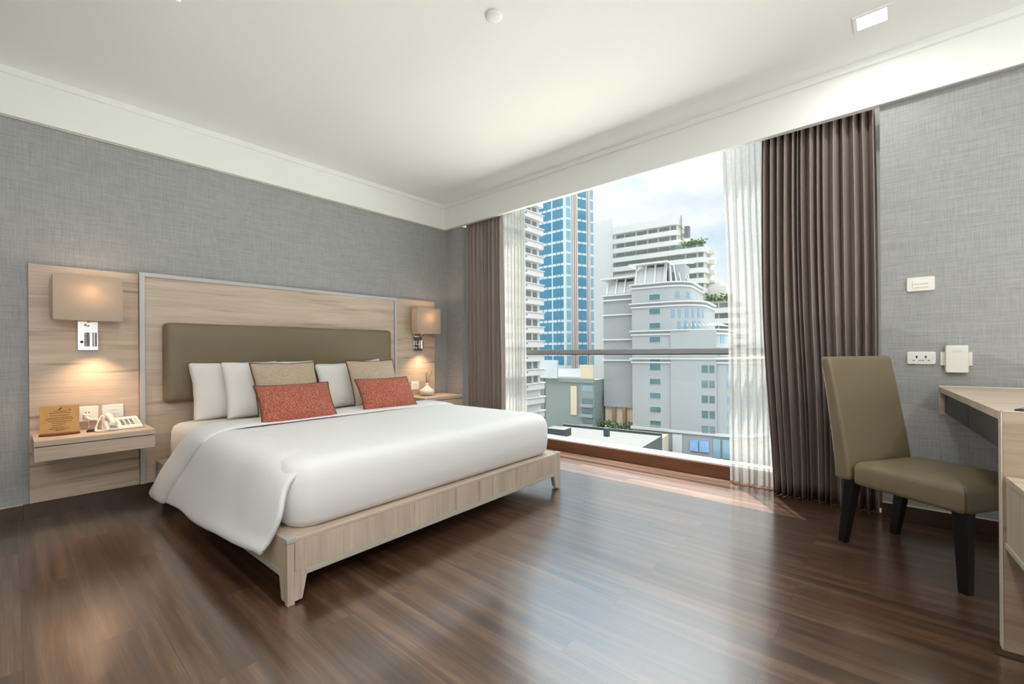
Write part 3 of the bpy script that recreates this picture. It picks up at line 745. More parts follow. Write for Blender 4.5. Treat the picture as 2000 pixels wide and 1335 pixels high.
# ------------------------------------------------------------------ curtains
def curtain(name, mat, xt, xb, y0, z0, z1, folds, amp, label, cat_, seed, xm=None, loop=0.45, nz_rows=26, thick=0.0018, hemcurl=0.0, rings=False):
    rng = random.Random(seed)
    ws = [rng.uniform(0.5, 1.6) for _ in range(folds)]; tot = sum(ws); cum = [0]
    for w_ in ws: cum.append(cum[-1] + w_ / tot)
    am = [rng.uniform(0.75, 1.15) for _ in range(folds + 1)]; n_ = 14
    S = []
    for k in range(folds):
        for i in range(n_): S.append((k, i / n_))
    S.append((folds - 1, 1.0))
    def P(si, v):
        k, f_ = S[si]; s = cum[k] + (cum[k + 1] - cum[k]) * f_
        z = z0 + (z1 - z0) * v
        if xm is None: xa = [a + (b_ - a) * v for a, b_ in zip(xb, xt)]
        else:
            xa = [cat([(xb[q],), (xm[q],), (xt[q],)], v)[0] for q in (0, 1)]
        a = am[k] * (1 - f_) + am[k + 1] * f_
        ph_ = 2 * pi * f_ + 0.5 * nz(k * 3.1 + seed, v * 1.3)
        wl = (xa[1] - xa[0]) * (cum[k + 1] - cum[k])
        topn = 0.55 + 0.45 * min(1, (1 - v) / 0.12)
        y = y0 + amp * a * topn * sin(ph_) * (1 + 0.18 * nz(s * 9, v * 2.3, seed)) + 0.010 * nz(s * 4, v * 3, seed) * (1 - v)
        x = xa[0] + (xa[1] - xa[0]) * s + loop * wl * sin(2 * ph_) * 0.35 + 0.012 * nz(s * 6 + seed, v * 2.0) * (1 - 0.5 * v)
        if hemcurl and v < 0.1: y += hemcurl * (1 - v / 0.1) ** 2 * sin(s * 23 + seed)
        return (x, y, z)
    mb = MB(); ns = len(S) - 1
    mb.grid(ns, nz_rows, lambda a, b_: P(round(a * ns), b_))
    o = mb.build(name, mat)
    tag(o, label, cat_)
    if thick:
        md = o.modifiers.new('thickness', 'SOLIDIFY'); md.thickness = thick
    return o
curtain('blackout_curtain', M['curtain'], (-0.695, -0.085), (-0.64, -0.075), 3.487, 0.002, 2.68, 15, 0.058,
        'heavy pleated taupe curtain right of the window, behind the chair', 'curtain', 3, xm=(-0.70, -0.075), hemcurl=0.008)
curtain('blackout_curtain', M['curtain'], (-3.72, -3.15), (-3.72, -3.14), 3.487, 0.002, 2.68, 11, 0.052,
        'heavy pleated taupe curtain left of the window, beyond the bed', 'curtain', 5)
curtain('sheer_curtain', M['sheer'], (-0.99, -0.60), (-0.945, -0.56), 3.585, 0.012, 2.68, 8, 0.026,
        'translucent cream sheer curtain beside the right taupe curtain', 'sheer curtain', 8, thick=0, loop=0.3, xm=(-0.95, -0.58))
curtain('sheer_curtain', M['sheer'], (-3.30, -2.93), (-3.30, -2.93), 3.585, 0.012, 2.68, 8, 0.026,
        'translucent cream sheer curtain beside the left taupe curtain', 'sheer curtain', 11, thick=0, loop=0.3)
rl = MB(); rl.box(-3.79, -0.07, 3.475, 3.50, 2.678, 2.70); rl.box(-3.79, -0.07, 3.573, 3.597, 2.678, 2.70)
struct(rl.build('trim_7', M['white']))

# ------------------------------------------------------------------ right wall fittings
def yplate(t, name, x0, x1, z0, z1, y, th, mat, R=0.01, bulge=0.0):
    return MB().rr(x0, x1, z0, z1, R, [(0.0, y), (0.0, y - th * 0.6), (min(0.004, R), y - th)], ax='y', seg=5).build(name, mat, t)
t = thing('switch_plate', (0.112, YW, 1.327), 'blank white slotted wall plate above the power socket', 'switch plate')
yplate(t, 'cover_plate', 0.052, 0.172, 1.327, 1.408, YW, 0.012, M['plug'])
yplate(t, 'rocker', 0.078, 0.147, 1.348, 1.388, YW - 0.012, 0.003, M['plug'], R=0.002)
B(0.080, 0.145, YW - 0.0160, YW - 0.0148, 1.3665, 1.3685).build('slot', M['grey'], t)
t = thing('power_socket', (0.113, YW, 0.912), 'white double universal socket left of the wall router', 'socket')
yplate(t, 'cover_plate', 0.052, 0.174, 0.910, 0.983, YW, 0.012, M['white'])
for xc in (0.094, 0.132):
    h = MB(); y1_, y2_ = YW - 0.0128, YW - 0.0118
    h.box(xc - 0.0028, xc + 0.0028, y1_, y2_, 0.946, 0.960); h.box(xc - 0.0045, xc + 0.0045, y1_, y2_, 0.955, 0.958)
    for s_ in (-1, 1):
        h.prism([(xc + s_ * 0.004, 0.935), (xc + s_ * 0.016, 0.931), (xc + s_ * 0.016, 0.937)], y1_, y2_, ax='y')
    h.build('socket_hole', M['blackpl'], t)
t = thing('wifi_router', (0.252, YW, 0.868), 'white wall-mounted wireless router box with plates showing either side', 'router')
yplate(t, 'mounting_plate', 0.190, 0.316, 0.905, 0.981, YW, 0.010, M['plug'], R=0.002)
yplate(t, 'case', 0.208, 0.300, 0.867, 1.018, YW - 0.010, 0.028, M['white'], R=0.008)
lg_ = MB(); lg_.cyl((0.2405, YW - 0.0386, 0.984), (0.2405, YW - 0.0379, 0.984), 0.0032, seg=12)
for k in range(6):
    lg_.box(0.2475 + k * 0.004, 0.2502 + k * 0.004, YW - 0.0386, YW - 0.0379, 0.982, 0.9862)
lg_.build('logo', flat('pale_grey_print', 'c3c3c0', 0.6), t)

# ------------------------------------------------------------------ desk
DA = atan2(0.082, 1.25)     # the desk stands very slightly out of square
dk = thing('desk', (0.262, 2.150, 0), 'pale wood desk with charcoal drawer fronts against the window wall', 'desk', rz=DA)
def D(mb, name, mat, parent=None, bevel=0.001): return mb.build(name, mat, parent or dk, world=False, bevel=bevel)
DY = 1.228
D(B(0, 0.60, 0.032, DY, 0.762, 0.790), 'desk_top', M['plx'])
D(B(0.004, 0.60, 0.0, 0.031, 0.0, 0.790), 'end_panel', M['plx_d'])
D(B(0.0, 0.0035, -0.0005, 0.0315, 0.006, 0.7905), 'edge_band', M['edge'])
D(B(0.004, 0.60, -0.001, 0.031, 0.7905, 0.793), 'edge_band', M['edge'])
D(B(0.0, 0.60, DY - 0.030, DY, 0.643, 0.7615), 'end_cheek', M['plx'])
D(B(0.0, 0.60, DY - 0.004, DY + 0.0005, 0.790, 0.797), 'back_edge', M['edge'])
for a, b_ in ((0.034, 0.617), (0.623, DY - 0.032)):
    dr = D(B(0.020, 0.038, a, b_, 0.650, 0.758), 'drawer', M['drawer'])
    D(B(0.040, 0.58, a + 0.01, b_ - 0.01, 0.655, 0.755), 'drawer_box', M['drawer'], dr)
D(B(-0.022, 0.75, -0.035, 0.06, 0.0, 0.0055), 'plinth_strip', M['dark_base'])
# low cabinet standing in front of the end panel
cb = thing('low_cabinet', (0.272, 2.146, 0.345), 'low pale wood cabinet fixed to the near end of the desk', 'cabinet', rz=DA)
def Cb(mb, name, mat): return mb.build(name, mat, cb, world=False, bevel=0.001)
Cb(B(-0.002, 0.60, -0.9, -0.003, 0.217, 0.235), 'cabinet_top', M['plx'])
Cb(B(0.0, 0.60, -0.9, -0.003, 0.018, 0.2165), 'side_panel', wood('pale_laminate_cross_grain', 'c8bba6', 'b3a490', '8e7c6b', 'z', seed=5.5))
Cb(B(-0.003, 0.60, -0.9, -0.003, 0.0, 0.0175), 'lower_strip', M['strip'])
tv = B(0.0, 0.05, -0.03, 0.03, 0, 0.006)
rc = thing('remote_control', (0.325, 2.215, 0.7935), 'small thin black remote lying on the desk corner', 'remote control', rz=radians(70))
rc.location.z = 0.7905
MB().rr(-0.045, 0.045, -0.016, 0.016, 0.005, [(0, 0), (0, 0.005), (0.002, 0.008)], seg=3).build('case', M['blackpl'], rc, world=False)
MB().rr(-0.02, 0.01, -0.009, 0.009, 0.003, [(0, 0.0082), (0, 0.0095)], seg=3).build('button_pad', M['grey'], rc, world=False)

# ------------------------------------------------------------------ chair
CA = radians(-34)
ch = thing('side_chair', (0.122, 2.854, 0), 'olive brown leather high-back chair with black tapered legs at the desk', 'chair', rz=CA)
def C(mb, name, mat, bevel=0): return mb.build(name, mat, ch, world=False, bevel=bevel)
def leg(x, y, dx_, dy_, top=0.335):
    l_ = MB(); w0, w1 = 0.017, 0.026
    l_.loft([[(x + dx_ + sx * w0, y + dy_ + sy * w0, 0) for sx, sy in ((-1, -1), (1, -1), (1, 1), (-1, 1))],
             [(x + sx * w1, y + sy * w1, top) for sx, sy in ((-1, -1), (1, -1), (1, 1), (-1, 1))]], smooth=False)
    return C(l_, 'leg', M['black'], 0.0015)
leg(0.232, -0.19, 0.006, 0); leg(0.232, 0.19, 0.006, 0); leg(-0.225, -0.18, -0.05, 0); leg(-0.225, 0.18, -0.05, 0)
seat = MB()
seat.rr(-0.20, 0.262, -0.222, 0.222, 0.028, [(0.012, 0.325), (0.002, 0.330), (0.0, 0.345), (0.0, 0.405), (0.006, 0.425), (0.02, 0.437), (0.05, 0.445), (0.12, 0.451), (0.2, 0.453)], seg=5)
C(seat, 'seat', M['leather'])
def backfn(y_, z_, x_): pass
bk = MB(); loops = []
for z in [0.335, 0.345] + [0.36 + 0.58 * i / 14 for i in range(15)] + [0.950, 0.958, 0.962]:
    lean = 0.02 + max(0, z - 0.40) * 0.13 + max(0, z - 0.4) ** 2 * 0.05
    xc = -0.232 - lean
    half = 0.040 - 0.013 * min(1, max(0, (z - 0.4) / 0.55))
    wy = 0.222 + 0.004 * (z - 0.4)
    k = 0.012 if z > 0.961 else (0.006 if z > 0.955 else 0.002 if z > 0.949 else 0)
    if z < 0.34: k = 0.008
    L = []
    for a, b_ in rr_outline(-half + k, half - k, -wy + k, wy - k, 0.016, 5):
        bow = 0.008 * (1 - (b_ / wy) ** 2) if a > 0 else 0
        L.append((xc + a + bow, b_, z))
    loops.append(L)
bk.loft(loops)
C(bk, 'backrest', M['leather'])
for s_ in (-1, 1):
    MB().tube([(0.252, s_ * 0.214, 0.332), (0.2545, s_ * 0.2165, 0.37), (0.2535, s_ * 0.2155, 0.405), (0.244, s_ * 0.206, 0.430)], 0.0018, 6).build('seam', M['seam'], ch, world=False)

# ================================================================== the city outside
GZ = -22.0
OUT = dict(
    white=flat('white_painted_concrete', 'bab9b6', 0.8, spec=0.2, bscale=0.4, var=0.03),
    white2=flat('warm_white_concrete', 'bdb9b0', 0.8, spec=0.2, bscale=0.4, var=0.03),
    grey=flat('pale_grey_render', '989a9a', 0.8, spec=0.2, bscale=0.3, var=0.03),
    grey2=flat('mid_grey_render', '8d8f90', 0.8, spec=0.2, bscale=0.3, var=0.03),
    cornice=flat('white_cornice', 'b9bab9', 0.7, var=0.02),
    win=flat('dark_teal_glass', '47666b', 0.12, spec=0.9, bscale=0.8, var=0.25),
    wind=flat('dark_window_glass', '6a716e', 0.25, spec=0.7, bscale=0.9, var=0.35),
    blue=flat('blue_tower_glass', '2a6c86', 0.08, spec=1.0, bscale=0.5, var=0.2),
    blue2=flat('light_blue_glass', '6f909e', 0.12, spec=0.9, bscale=0.6, var=0.15),
    mull=flat('pale_mullion', 'aebabf', 0.5, var=0.02),
    pipe=flat('pinkish_pipe', 'b7a59c', 0.6),
    podium=flat('green_grey_wall', '79837f', 0.8, bscale=0.2, var=0.05),
    podium_d=flat('dark_green_grey_wall', '6d7877', 0.8, bscale=0.2, var=0.05),
    cream=flat('cream_wall', 'c2b49c', 0.8, bscale=0.3, var=0.03),
    slot=flat('dark_slot', '66686a', 0.7),
    roof=flat('grey_roof', '454747', 0.9, bscale=0.2, var=0.06),
    street=flat('street_asphalt', '77797a', 0.9, bscale=0.1, var=0.1),
    leaf=flat('foliage', '5f7050', 0.8, bscale=3, var=0.4),
    rust=flat('brown_column', '8c6a55', 0.7),
    ad=flat('blue_poster', '7fa0c4', 0.5, bscale=0.6, var=0.35),
)
class FR:
    """facade frame: t along the facade, d toward the viewer, z up"""
    def __init__(s, P, e):
        s.P = Vector((P[0], P[1], 0)); s.e = Vector((e[0], e[1], 0)).normalized(); s.n = Vector((s.e.y, -s.e.x, 0))
    def pt(s, t, d, z): return s.P + s.e * t + s.n * d + Vector((0, 0, z))
    def box(s, mb, t0, t1, d0, d1, z0, z1): return mb.box(t0, t1, d0, d1, z0, z1, fn=s.pt)

struct(B(-140, 60, 6, 220, GZ - 1, GZ).build('floor_street', OUT['street']))

def building(name, loc, label):
    return thing(name, loc, label, 'building')

# --- white balcony block on the far left
t = building('apartment_building', (-59, 70, GZ), 'white apartment block with long balcony bands, leftmost through the window')
F = FR((-59, 60, 0), (0, 1))
core = MB(); F.box(core, -6, 17.0, -14, 0, GZ, 48); core.build('wall', OUT['white'], t)
k = 0
z = 5.8 - 3.05 * 9
while z < 46:
    bnd = MB(); F.box(bnd, -6, 17.4, 0.0, 0.9, z - 0.75, z + 0.62); F.box(bnd, -6, 17.6, 0, 1.1, z + 0.5, z + 0.68)
    bnd.build('balcony_band', OUT['white'], t)
    if z > -9:
        w_ = MB(); F.box(w_, 8.6, 13.9, 0, 0.06, z + 0.72, z + 2.1); F.box(w_, 3.0, 8.2, 0, 0.06, z + 0.72, z + 2.1); w_.build('window', OUT['wind'], t)
        w_ = MB(); F.box(w_, 14.6, 16.0, 0, 0.06, z + 0.8, z + 2.1); w_.build('window', OUT['wind'], t)
        w_ = MB(); F.box(w_, 5.5, 11.6, 0.9, 0.94, z - 0.18, z + 0.14); w_.build('slot', OUT['slot'], t)
    z += 3.05

# --- blue glass tower
t = building('office_tower', (-76, 110, GZ), 'tall blue glass tower rising past the top of the window')
core = MB(); core.prism([(-96, 105.9), (-71.7, 105.9), (-68.1, 115.6), (-75.0, 122), (-96, 124)], -4.0, 62); core.build('frame', OUT['mull'], t)
FL = FR((-96, 105.9), (1, 0)); FRt = FR((-71.7, 105.9), (3.6, 9.7)); 
z = -2.9
while z < 60:
    for (a, b_) in ((14.6, 19.4), (9.5, 14.2), (20.0, 24.0)):
        w_ = MB(); FL.box(w_, a - 0.0 if a != 20.0 else 19.9, b_ if b_ != 24.0 else 23.6, 0, 0.08, z, z + 2.55); w_.build('window', OUT['blue'], t)
        if z > 45: break
    w_ = MB(); FRt.box(w_, 0.4, 1.9, 0, 0.08, z, z + 2.6); w_.build('window', OUT['blue2'], t)
    w_ = MB(); FRt.box(w_, 4.6, 7.6, 0, 0.08, z, z + 2.6); w_.build('window', OUT['blue'], t)
    w_ = MB(); FRt.box(w_, 9.2, 10.3, 0, 0.08, z, z + 2.6); w_.build('window', OUT['blue2'], t)
    z += 3.3
for fr_, ts_ in ((FRt, (2.6, 3.3, 3.9, 8.2, 8.7)),):
    for a in ts_:
        p_ = MB(); p_.cyl(fr_.pt(a, 0.35, -4), fr_.pt(a, 0.35, 61.5), 0.22, seg=8); p_.build('pipe', OUT['pipe'], t)
mu = MB()
for a in (16.2, 17.8, 21.3, 22.6, 11.5): FL.box(mu, a, a + 0.09, 0, 0.14, -3, 61)
for a in (5.9,): FRt.box(mu, a, a + 0.09, 0, 0.14, -3, 61)
mu.build('mullion', OUT['podium_d'], t)

# --- podium below the tower
t = building('podium_building', (-60, 98, GZ), 'green-grey windowless block at the foot of the blue tower')
FP = FR((-70, 92), (1, 0.05))
w_ = MB(); FP.box(w_, -6, 15.2, -8, 0, GZ, -5.9); w_.build('wall', OUT['podium'], t)
w_ = MB(); FP.box(w_, 5.4, 15.4, 0, 0.4, -6.7, -5.7); w_.build('parapet', OUT['podium'], t)
w_ = MB(); FP.box(w_, 8.9, 10.6, 0.0, 0.3, -14.8, -7.6); w_.build('banner', OUT['cream'], t)
w_ = MB(); FP.box(w_, 0, 5.5, 0.5, 1.2, -5.8, -1.2); w_.build('billboard', flat('pale_billboard', 'b2bbbd', 0.6), t)
w_ = MB(); FP.box(w_, 11.7, 15.2, 0.0, 0.3, -6.3, -2.4); w_.build('rooftop_wall', OUT['cream'], t)
w_ = MB(); FP.box(w_, -6, 1.0, 0.0, 0.3, GZ, -6.0); w_.build('side_wall', OUT['podium_d'], t)
for zz in (-7.3, -10.6, -13.0, -15.4):
    w_ = MB(); FP.box(w_, 12.0, 14.9, 0, 0.06, zz - 1.5, zz); w_.build('window', OUT['blue2'] if zz > -8 else OUT['win'], t)
    if zz < -8:
        w_ = MB(); FP.box(w_, 11.8, 15.1, 0.0, 0.9, zz - 2.0, zz - 1.3); w_.build('balcony', OUT['grey2'], t)

# --- stepped white apartment building
t = building('stepped_apartment_building', (-55, 145, GZ), 'white stepped apartment building with balcony bands and roof gardens, behind the grey hotel')
FA = FR((-72, 136), (0.994, 0.109))
def steps(z0, z1, t1, d0=-14):
    mb = MB(); FA.box(mb, -0.2, t1, d0, 0, z0, z1); return mb
steps(27.0, 41.6, 21.0).build('upper_wall', OUT['white2'], t)
steps(12.0, 33.5, 28.8).build('middle_wall', OUT['white2'], t)
steps(GZ, 15.8, 40).build('lower_wall', OUT['white2'], t)
w_ = MB(); FA.box(w_, -9, -0.3, -14, 0.3, GZ, 46.2); FA.box(w_, -0.3, 1.2, -12, -4, 41.6, 46.5); w_.build('end_wall', OUT['white'], t)
def abox(mb, t0, t1, d, z0, z1, r=3.0, th=1.0):
    """balcony parapet with a rounded right-hand corner"""
    pts = [(t0, d), (t1 - r, d)] + [(t1 - r + r * sin(a), d - r + r * cos(a)) for a in [pi / 2 * i / 5 for i in range(1, 6)]] + [(t1, d - 10), (t0, d - 10)]
    L = [[FA.pt(a, b_, zz) for a, b_ in pts] for zz in (z0, z1)]
    mb.loft(L, smooth=False)
zrow = 38.9
i = 0
while zrow > -14:
    t1 = 21.4 if zrow > 33 else (29.3 if zrow > 14.5 else 40.5)
    bnd = MB(); abox(bnd, -0.1, t1, 1.1, zrow - 1.65, zrow - 0.1, r=2.2); bnd.build('balcony_band', OUT['white'], t)
    segs = [(0.8, 3.6), (4.0, 7.4), (7.9, 11.2), (11.7, 14.6), (15.2, 18.4), (18.9, 20.5)]
    if t1 > 22: segs = ([(x, y) for x, y in segs] if zrow > 28 else [(17.0, 20.0)]) + [(20.7, 23.0), (23.5, 26.4), (27.0, 28.4)]
    if t1 > 30: segs = [(29.6, 32.4), (32.8, 36.0), (36.6, 39.4)]
    for a, b_ in segs:
        w_ = MB(); FA.box(w_, a, b_, 0, 0.07, zrow + 0.0, zrow + 1.35); w_.build('window', OUT['wind'], t)
    w_ = MB(); FA.box(w_, t1 - 0.6, t1 + 1.5, -7, -4, zrow - 1.6, zrow - 0.4); w_.build('side_balcony', OUT['white2'], t)
    zrow -= 3.15; i += 1
bnd = MB(); abox(bnd, -0.1, 21.4, 1.1, 40.5, 43.0, r=2.2); bnd.build('parapet', OUT['white'], t)
w_ = MB(); w_.cyl(FA.pt(21.8, -1, 33), FA.pt(21.8, -1, 43.5), 0.15, seg=6); FA.box(w_, 22.2, 23.6, -5, -3, 37, 40.5); w_.build('mast', OUT['slot'], t)
w_ = MB(); FA.box(w_, 29.2, 34.5, -12, -2, 15.8, 20.5); FA.box(w_, 28.9, 33.0, -12, -4, 20.5, 22.0); w_.build('garden_house', OUT['white2'], t)
def foliage(pts, label=None, size=1.0, seed=1):
    rg = random.Random(seed); mb = MB()
    for (p, s_) in pts:
        for _ in range(70):
            d = Vector((rg.gauss(0, 1), rg.gauss(0, 1), rg.gauss(0, 0.6))) * s_ * 0.5
            c = Vector(p) + d; a = Vector((rg.uniform(-1, 1), rg.uniform(-1, 1), rg.uniform(-1, 1))).normalized() * 0.28 * size
            b_ = a.cross(Vector((rg.uniform(-1, 1), rg.uniform(-1, 1), rg.uniform(-1, 1)))).normalized() * 0.16 * size
            mb.add([c - a, c + b_, c + a, c - b_, c + a.cross(b_).normalized() * 0.08], [(0, 1, 4), (1, 2, 4), (2, 3, 4), (3, 0, 4), (0, 3, 2, 1)])
    return mb
o = foliage([(FA.pt(a, 0.0, 34.2), 1.3) for a in (23.5, 25, 26.5, 28)], seed=2, size=1.6).build('roof_garden', OUT['leaf'])
tag(o, 'green planting on the upper terrace of the stepped white building', 'plants')
o = foliage([(FA.pt(a, 0.2, 16.6), 1.5) for a in (30, 31.5, 33, 34.5, 36)], seed=3, size=1.7).build('roof_garden', OUT['leaf'])
tag(o, 'green planting on the lower right terrace of the stepped white building', 'plants')

# --- grey hotel block with stepped, curved right-hand side
t = building('hotel_building', (-33, 100, GZ), 'pale grey hotel block with cornices, a curved stepped side and an open roof crown')
G = FR((-46, 95.2), (0.991, 0.135))
def outline(T, r, d=0.0, n_=14, depth=18):
    p = [(0, d), (T - r, d)]
    for i in range(1, n_ + 1):
        a = pi / 2 * i / n_; p.append((T - r + r * sin(a), d - r + r * cos(a)))
    return p + [(T, d - depth), (0, d - depth)]
def tier(T, r, z0, z1, mat, name, d=0.0, grow=0.0):
    mb = MB()
    P = outline(T + grow, r + grow, d + grow)
    P = [(a - (grow if a == 0 else 0), b_) for a, b_ in P]
    L = [[G.pt(a, b_, zz) for a, b_ in P] for zz in (z0, z1)]
    n_ = len(P)
    mb.loft(L, caps=True, smooth=False)
    return mb.build(name, mat, t)
TI = [(12.4, 5.0, 11.7, 16.1), (15.0, 6.5, 5.4, 11.7), (19.2, 8.0, -0.9, 5.4), (27.0, 9.5, -16.4, -0.9)]
for T, r, z0, z1 in TI:
    tier(T, r, z0, z1 - 0.02, OUT['grey'], 'wall')
    tier(T, r, z1 - 0.9, z1 - 0.55, OUT['cornice'], 'cornice', grow=0.25)
    tier(T, r, z1 - 0.02, z1 + 0.25, OUT['cornice'], 'cornice', grow=0.55)
tier(27.0, 9.5, -17.0, -16.4, OUT['cornice'], 'cornice', grow=0.4)
tier(26.5, 9.2, GZ, -17.0, OUT['grey'], 'base_wall')
w_ = MB(); G.box(w_, 8.7, 18.0, 0.0, 0.35, -16.4, 5.35); w_.build('projecting_bay', OUT['grey'], t)
# recessed left wing on columns
w_ = MB(); G.box(w_, -8.0, 0.0, -14, -2.6, -12.6, 14.6); w_.build('left_wing', OUT['grey2'], t)
for zz in (13.2, 14.4, 9.6, 3.6, -1.4):
    w_ = MB(); G.box(w_, -8.4, 0.0, -14, -2.2, zz, zz + 0.35); w_.build('cornice', OUT['cornice'], t)
w_ = MB(); G.box(w_, -8.0, 1.0, -14, -3.4, GZ, -12.6); w_.build('undercroft_wall', OUT['cream'], t)
for a in (-5.5, -2.9):
    w_ = MB(); w_.cyl(G.pt(a, -2.9, GZ), G.pt(a, -2.9, -12.6), 0.45, seg=14); w_.build('column', OUT['rust'], t)
# windows: one column of single windows, one of pairs, and the curved corner
zc = [1 + (685 - y) / 857 * 99 for y in (580, 608, 636, 663, 717.5, 745, 772.5, 799.7, 827)] + [-1.4]
for z in zc:
    fr_ = MB(); G.box(fr_, 3.95, 6.55, 0, 0.06, z - 0.72, z + 0.72); f_o = fr_.build('window', OUT['cornice'], t)
    g_ = MB(); G.box(g_, 4.05, 6.45, 0.06, 0.12, z - 0.62, z + 0.62); g_.v = [p - t.location for p in g_.v]; g_.build('pane', OUT['win'], f_o, world=False)
for z in [1 + (683 - y) / 857 * 92.5 for y in (719.6, 749, 778.8, 808.8, 838)]:
    for a, b_ in ((15.1, 16.3), (16.6, 17.6)):
        w_ = MB(); G.box(w_, a, b_, 0.35, 0.43, z - 0.75, z + 0.75); w_.build('window', OUT['win'], t)
    for k, ang in enumerate((0.30, 0.42, 0.62, 0.78)):
        T, r = 27.0, 9.5; c_ = (T - r, -r)
        w_ = MB()
        q = [(c_[0] + (r + 0.06) * sin(ang + da), c_[1] + (r + 0.06) * cos(ang + da)) for da in (-0.045, 0.045)] + \
            [(c_[0] + (r - 0.2) * sin(ang + da), c_[1] + (r - 0.2) * cos(ang + da)) for da in (0.045, -0.045)]
        w_.loft([[G.pt(a, b_, zz) for a, b_ in q] for zz in (z - 0.8, z + 0.8)], smooth=False); w_.build('window', OUT['blue2'], t)
def curvewin(T, r, z, angs, h=0.8, mat='blue2', hw=0.09):
    for ang in angs:
        c_ = (T - r, -r); w_ = MB()
        q = [(c_[0] + (r + 0.06) * sin(ang + da), c_[1] + (r + 0.06) * cos(ang + da)) for da in (-hw, hw)] + \
            [(c_[0] + (r - 0.2) * sin(ang + da), c_[1] + (r - 0.2) * cos(ang + da)) for da in (hw, -hw)]
        w_.loft([[G.pt(a, b_, zz) for a, b_ in q] for zz in (z - h, z + h)], smooth=False); w_.build('window', OUT[mat], t)
curvewin(12.4, 5.0, 13.4, (0.55, 1.1), 0.7)
curvewin(15.0, 6.5, 9.2, (0.2, 0.65, 1.1), 1.0, hw=0.15); curvewin(15.0, 6.5, 6.6, (0.4, 0.9), 0.9, hw=0.15)
curvewin(19.2, 8.0, 3.4, (0.55, 0.85, 1.15), 0.9); curvewin(19.2, 8.0, 0.6, (0.35, 0.65, 0.95), 0.9)
# shop front and posters at the base
for a, b_ in ((12.6, 14.3), (14.5, 16.4)):
    w_ = MB(); G.box(w_, a, b_, 0.05, 0.45, -20.6, -18.3); w_.build('poster', OUT['ad'], t)
w_ = MB(); G.box(w_, 9.0, 11.0, 0.0, 0.5, GZ, -17.4); w_.build('pier', OUT['cornice'], t)
for a, b_ in ((17.2, 18.6), (19.0, 20.4)):
    w_ = MB(); G.box(w_, a, b_, -0.6, 0.3, -21.5, -17.6); w_.build('shop_window', OUT['blue2'], t)
# roof crown: mansard panels, white posts, slab
def crown(t0, t1, d0, z0, z1, nposts, inset=1.2):
    mb = MB()
    L0 = [G.pt(t0, d0, z0), G.pt(t1, d0, z0), G.pt(t1, d0 - 10, z0), G.pt(t0, d0 - 10, z0)]
    L1 = [G.pt(t0 + inset * 0.7, d0 - inset, z1), G.pt(t1 - inset * 0.2, d0 - inset, z1), G.pt(t1 - inset * 0.2, d0 - 9, z1), G.pt(t0 + inset * 0.7, d0 - 9, z1)]
    mb.loft([L0, L1], smooth=False); mb.build('mansard', flat('mansard_grey', 'a3a3a2', 0.8), t)
    for i in range(nposts):
        a = t0 + 0.4 + (t1 - t0 - 0.8) * i / (nposts - 1)
        p_ = MB(); p_.loft([[G.pt(a + x, d0 + 0.15 + y, z0) for x, y in ((-.2, 0), (.2, 0), (.2, -.3), (-.2, -.3))],
                            [G.pt(a + x, d0 + 0.15 - inset + y, z1 + 0.7) for x, y in ((-.2, 0), (.2, 0), (.2, -.3), (-.2, -.3))]], smooth=False)
        p_.build('post', OUT['cornice'], t)
    s_ = MB(); G.box(s_, t0 - 1.2, t1 + 0.4, d0 - 10, d0 + 0.3, z1 + 0.7, z1 + 1.05); s_.build('roof_slab', OUT['cornice'], t)
crown(-7.6, -0.2, -3.0, 14.9, 17.9, 4)
crown(0.2, 7.5, -1.0, 16.3, 20.2, 4)
w_ = MB(); G.box(w_, 7.8, 11.3, -7, -2.0, 16.3, 20.3); w_.build('stair_house', OUT['grey'], t)
w_ = MB(); G.box(w_, 8.6, 9.4, -2.0, -1.93, 16.4, 18.6); w_.build('door', OUT['slot'], t)
for i in range(7):
    a = 0.15 + i * 0.22; T, r = 12.0, 5.0
    p_ = MB(); c0 = (T - r, -r)
    p_.cyl(G.pt(c0[0] + r * sin(a), c0[1] + r * cos(a), 16.3), G.pt(c0[0] + (r - 1.6) * sin(a), c0[1] + (r - 1.6) * cos(a), 20.6), 0.16, seg=6)
    p_.build('post', OUT['cornice'], t)
w_ = MB()
for i in range(12):
    a = -0.1 + i * 0.15; r1, r2 = 5.6, 3.0
    w_.cyl(G.pt(7 + r1 * sin(a), -5 + r1 * cos(a), 20.7), G.pt(7 + r2 * sin(a), -5 + r2 * cos(a), 21.0), 0.12, seg=5)
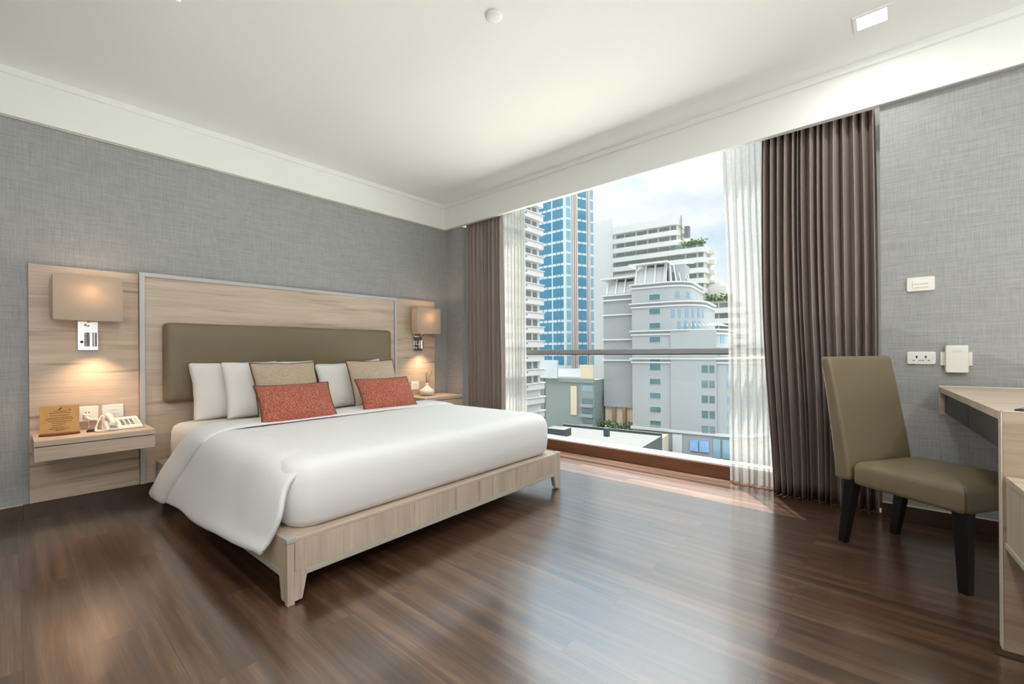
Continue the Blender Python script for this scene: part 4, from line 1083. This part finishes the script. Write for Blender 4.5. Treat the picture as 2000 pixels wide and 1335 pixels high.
w_.build('pergola', OUT['cornice'], t)
w_ = MB()
for i in range(14):
    a = 0.0 + i * 0.11; r1, r2 = 8.2, 6.6; c0 = (19.2 - 8.0, -8.0)
    w_.cyl(G.pt(c0[0] + r1 * sin(a), c0[1] + r1 * cos(a), 6.3), G.pt(c0[0] + r2 * sin(a), c0[1] + r2 * cos(a), 6.9), 0.09, seg=5)
w_.build('terrace_pergola', OUT['cornice'], t)

# --- unseen white deck added below the sill to bounce sunlight onto the ceiling
struct(B(-40, 30, 15, 40, -9.3, -9.0).build('floor_bounce_deck', flat('white_bounce_paving', 'd8d6ce', 0.8, bscale=1)))
# --- low roofs in front
H1 = FR((-45, 68), (0.97, 0.12))
t = building('low_building', (-36, 68, GZ), 'low building with a flat grey roof below the window, right of the bed corner')
w_ = MB(); H1.box(w_, -9, 12.5, -14, 0, GZ, -15.6); w_.build('roof', OUT['roof'], t)
w_ = MB(); H1.box(w_, -9, 12.5, -14.4, -14, GZ, -15.1); w_.build('parapet', OUT['roof'], t)
w_ = MB(); H1.box(w_, 3, 3.9, -9, -8, -15.6, -14.0); w_.build('roof_vent', OUT['roof'], t)
w_ = MB(); H1.box(w_, -7, -3, -6, -3, -15.6, -14.2); w_.build('roof_house', OUT['roof'], t)
t = building('cream_building', (-28, 84, GZ), 'plain cream wall of a low building in front of the grey hotel')
w_ = MB(); G.box(w_, -0.6, 8.4, 1.5, 9, GZ, -17.3); w_.build('wall', OUT['cream'], t)
o = MB(); G.box(o, -13, -1.0, -8, -0.5, GZ, -17.6); o = o.build('garden_terrace', flat('dark_green_terrace', '5f6f6a', 0.8, bscale=0.4, var=0.25))
tag(o, 'dark green rooftop terrace at the foot of the brown columns', 'terrace')
o = foliage([(G.pt(a, -1.0 - (i % 3), -17.0), 1.3) for i, a in enumerate((-9.5, -8.3, -7.2, -4.3, -1.5, -0.2))], seed=5, size=1.6).build('garden_plants', OUT['leaf'])
tag(o, 'garden plants around the brown columns at the foot of the grey hotel', 'plants')
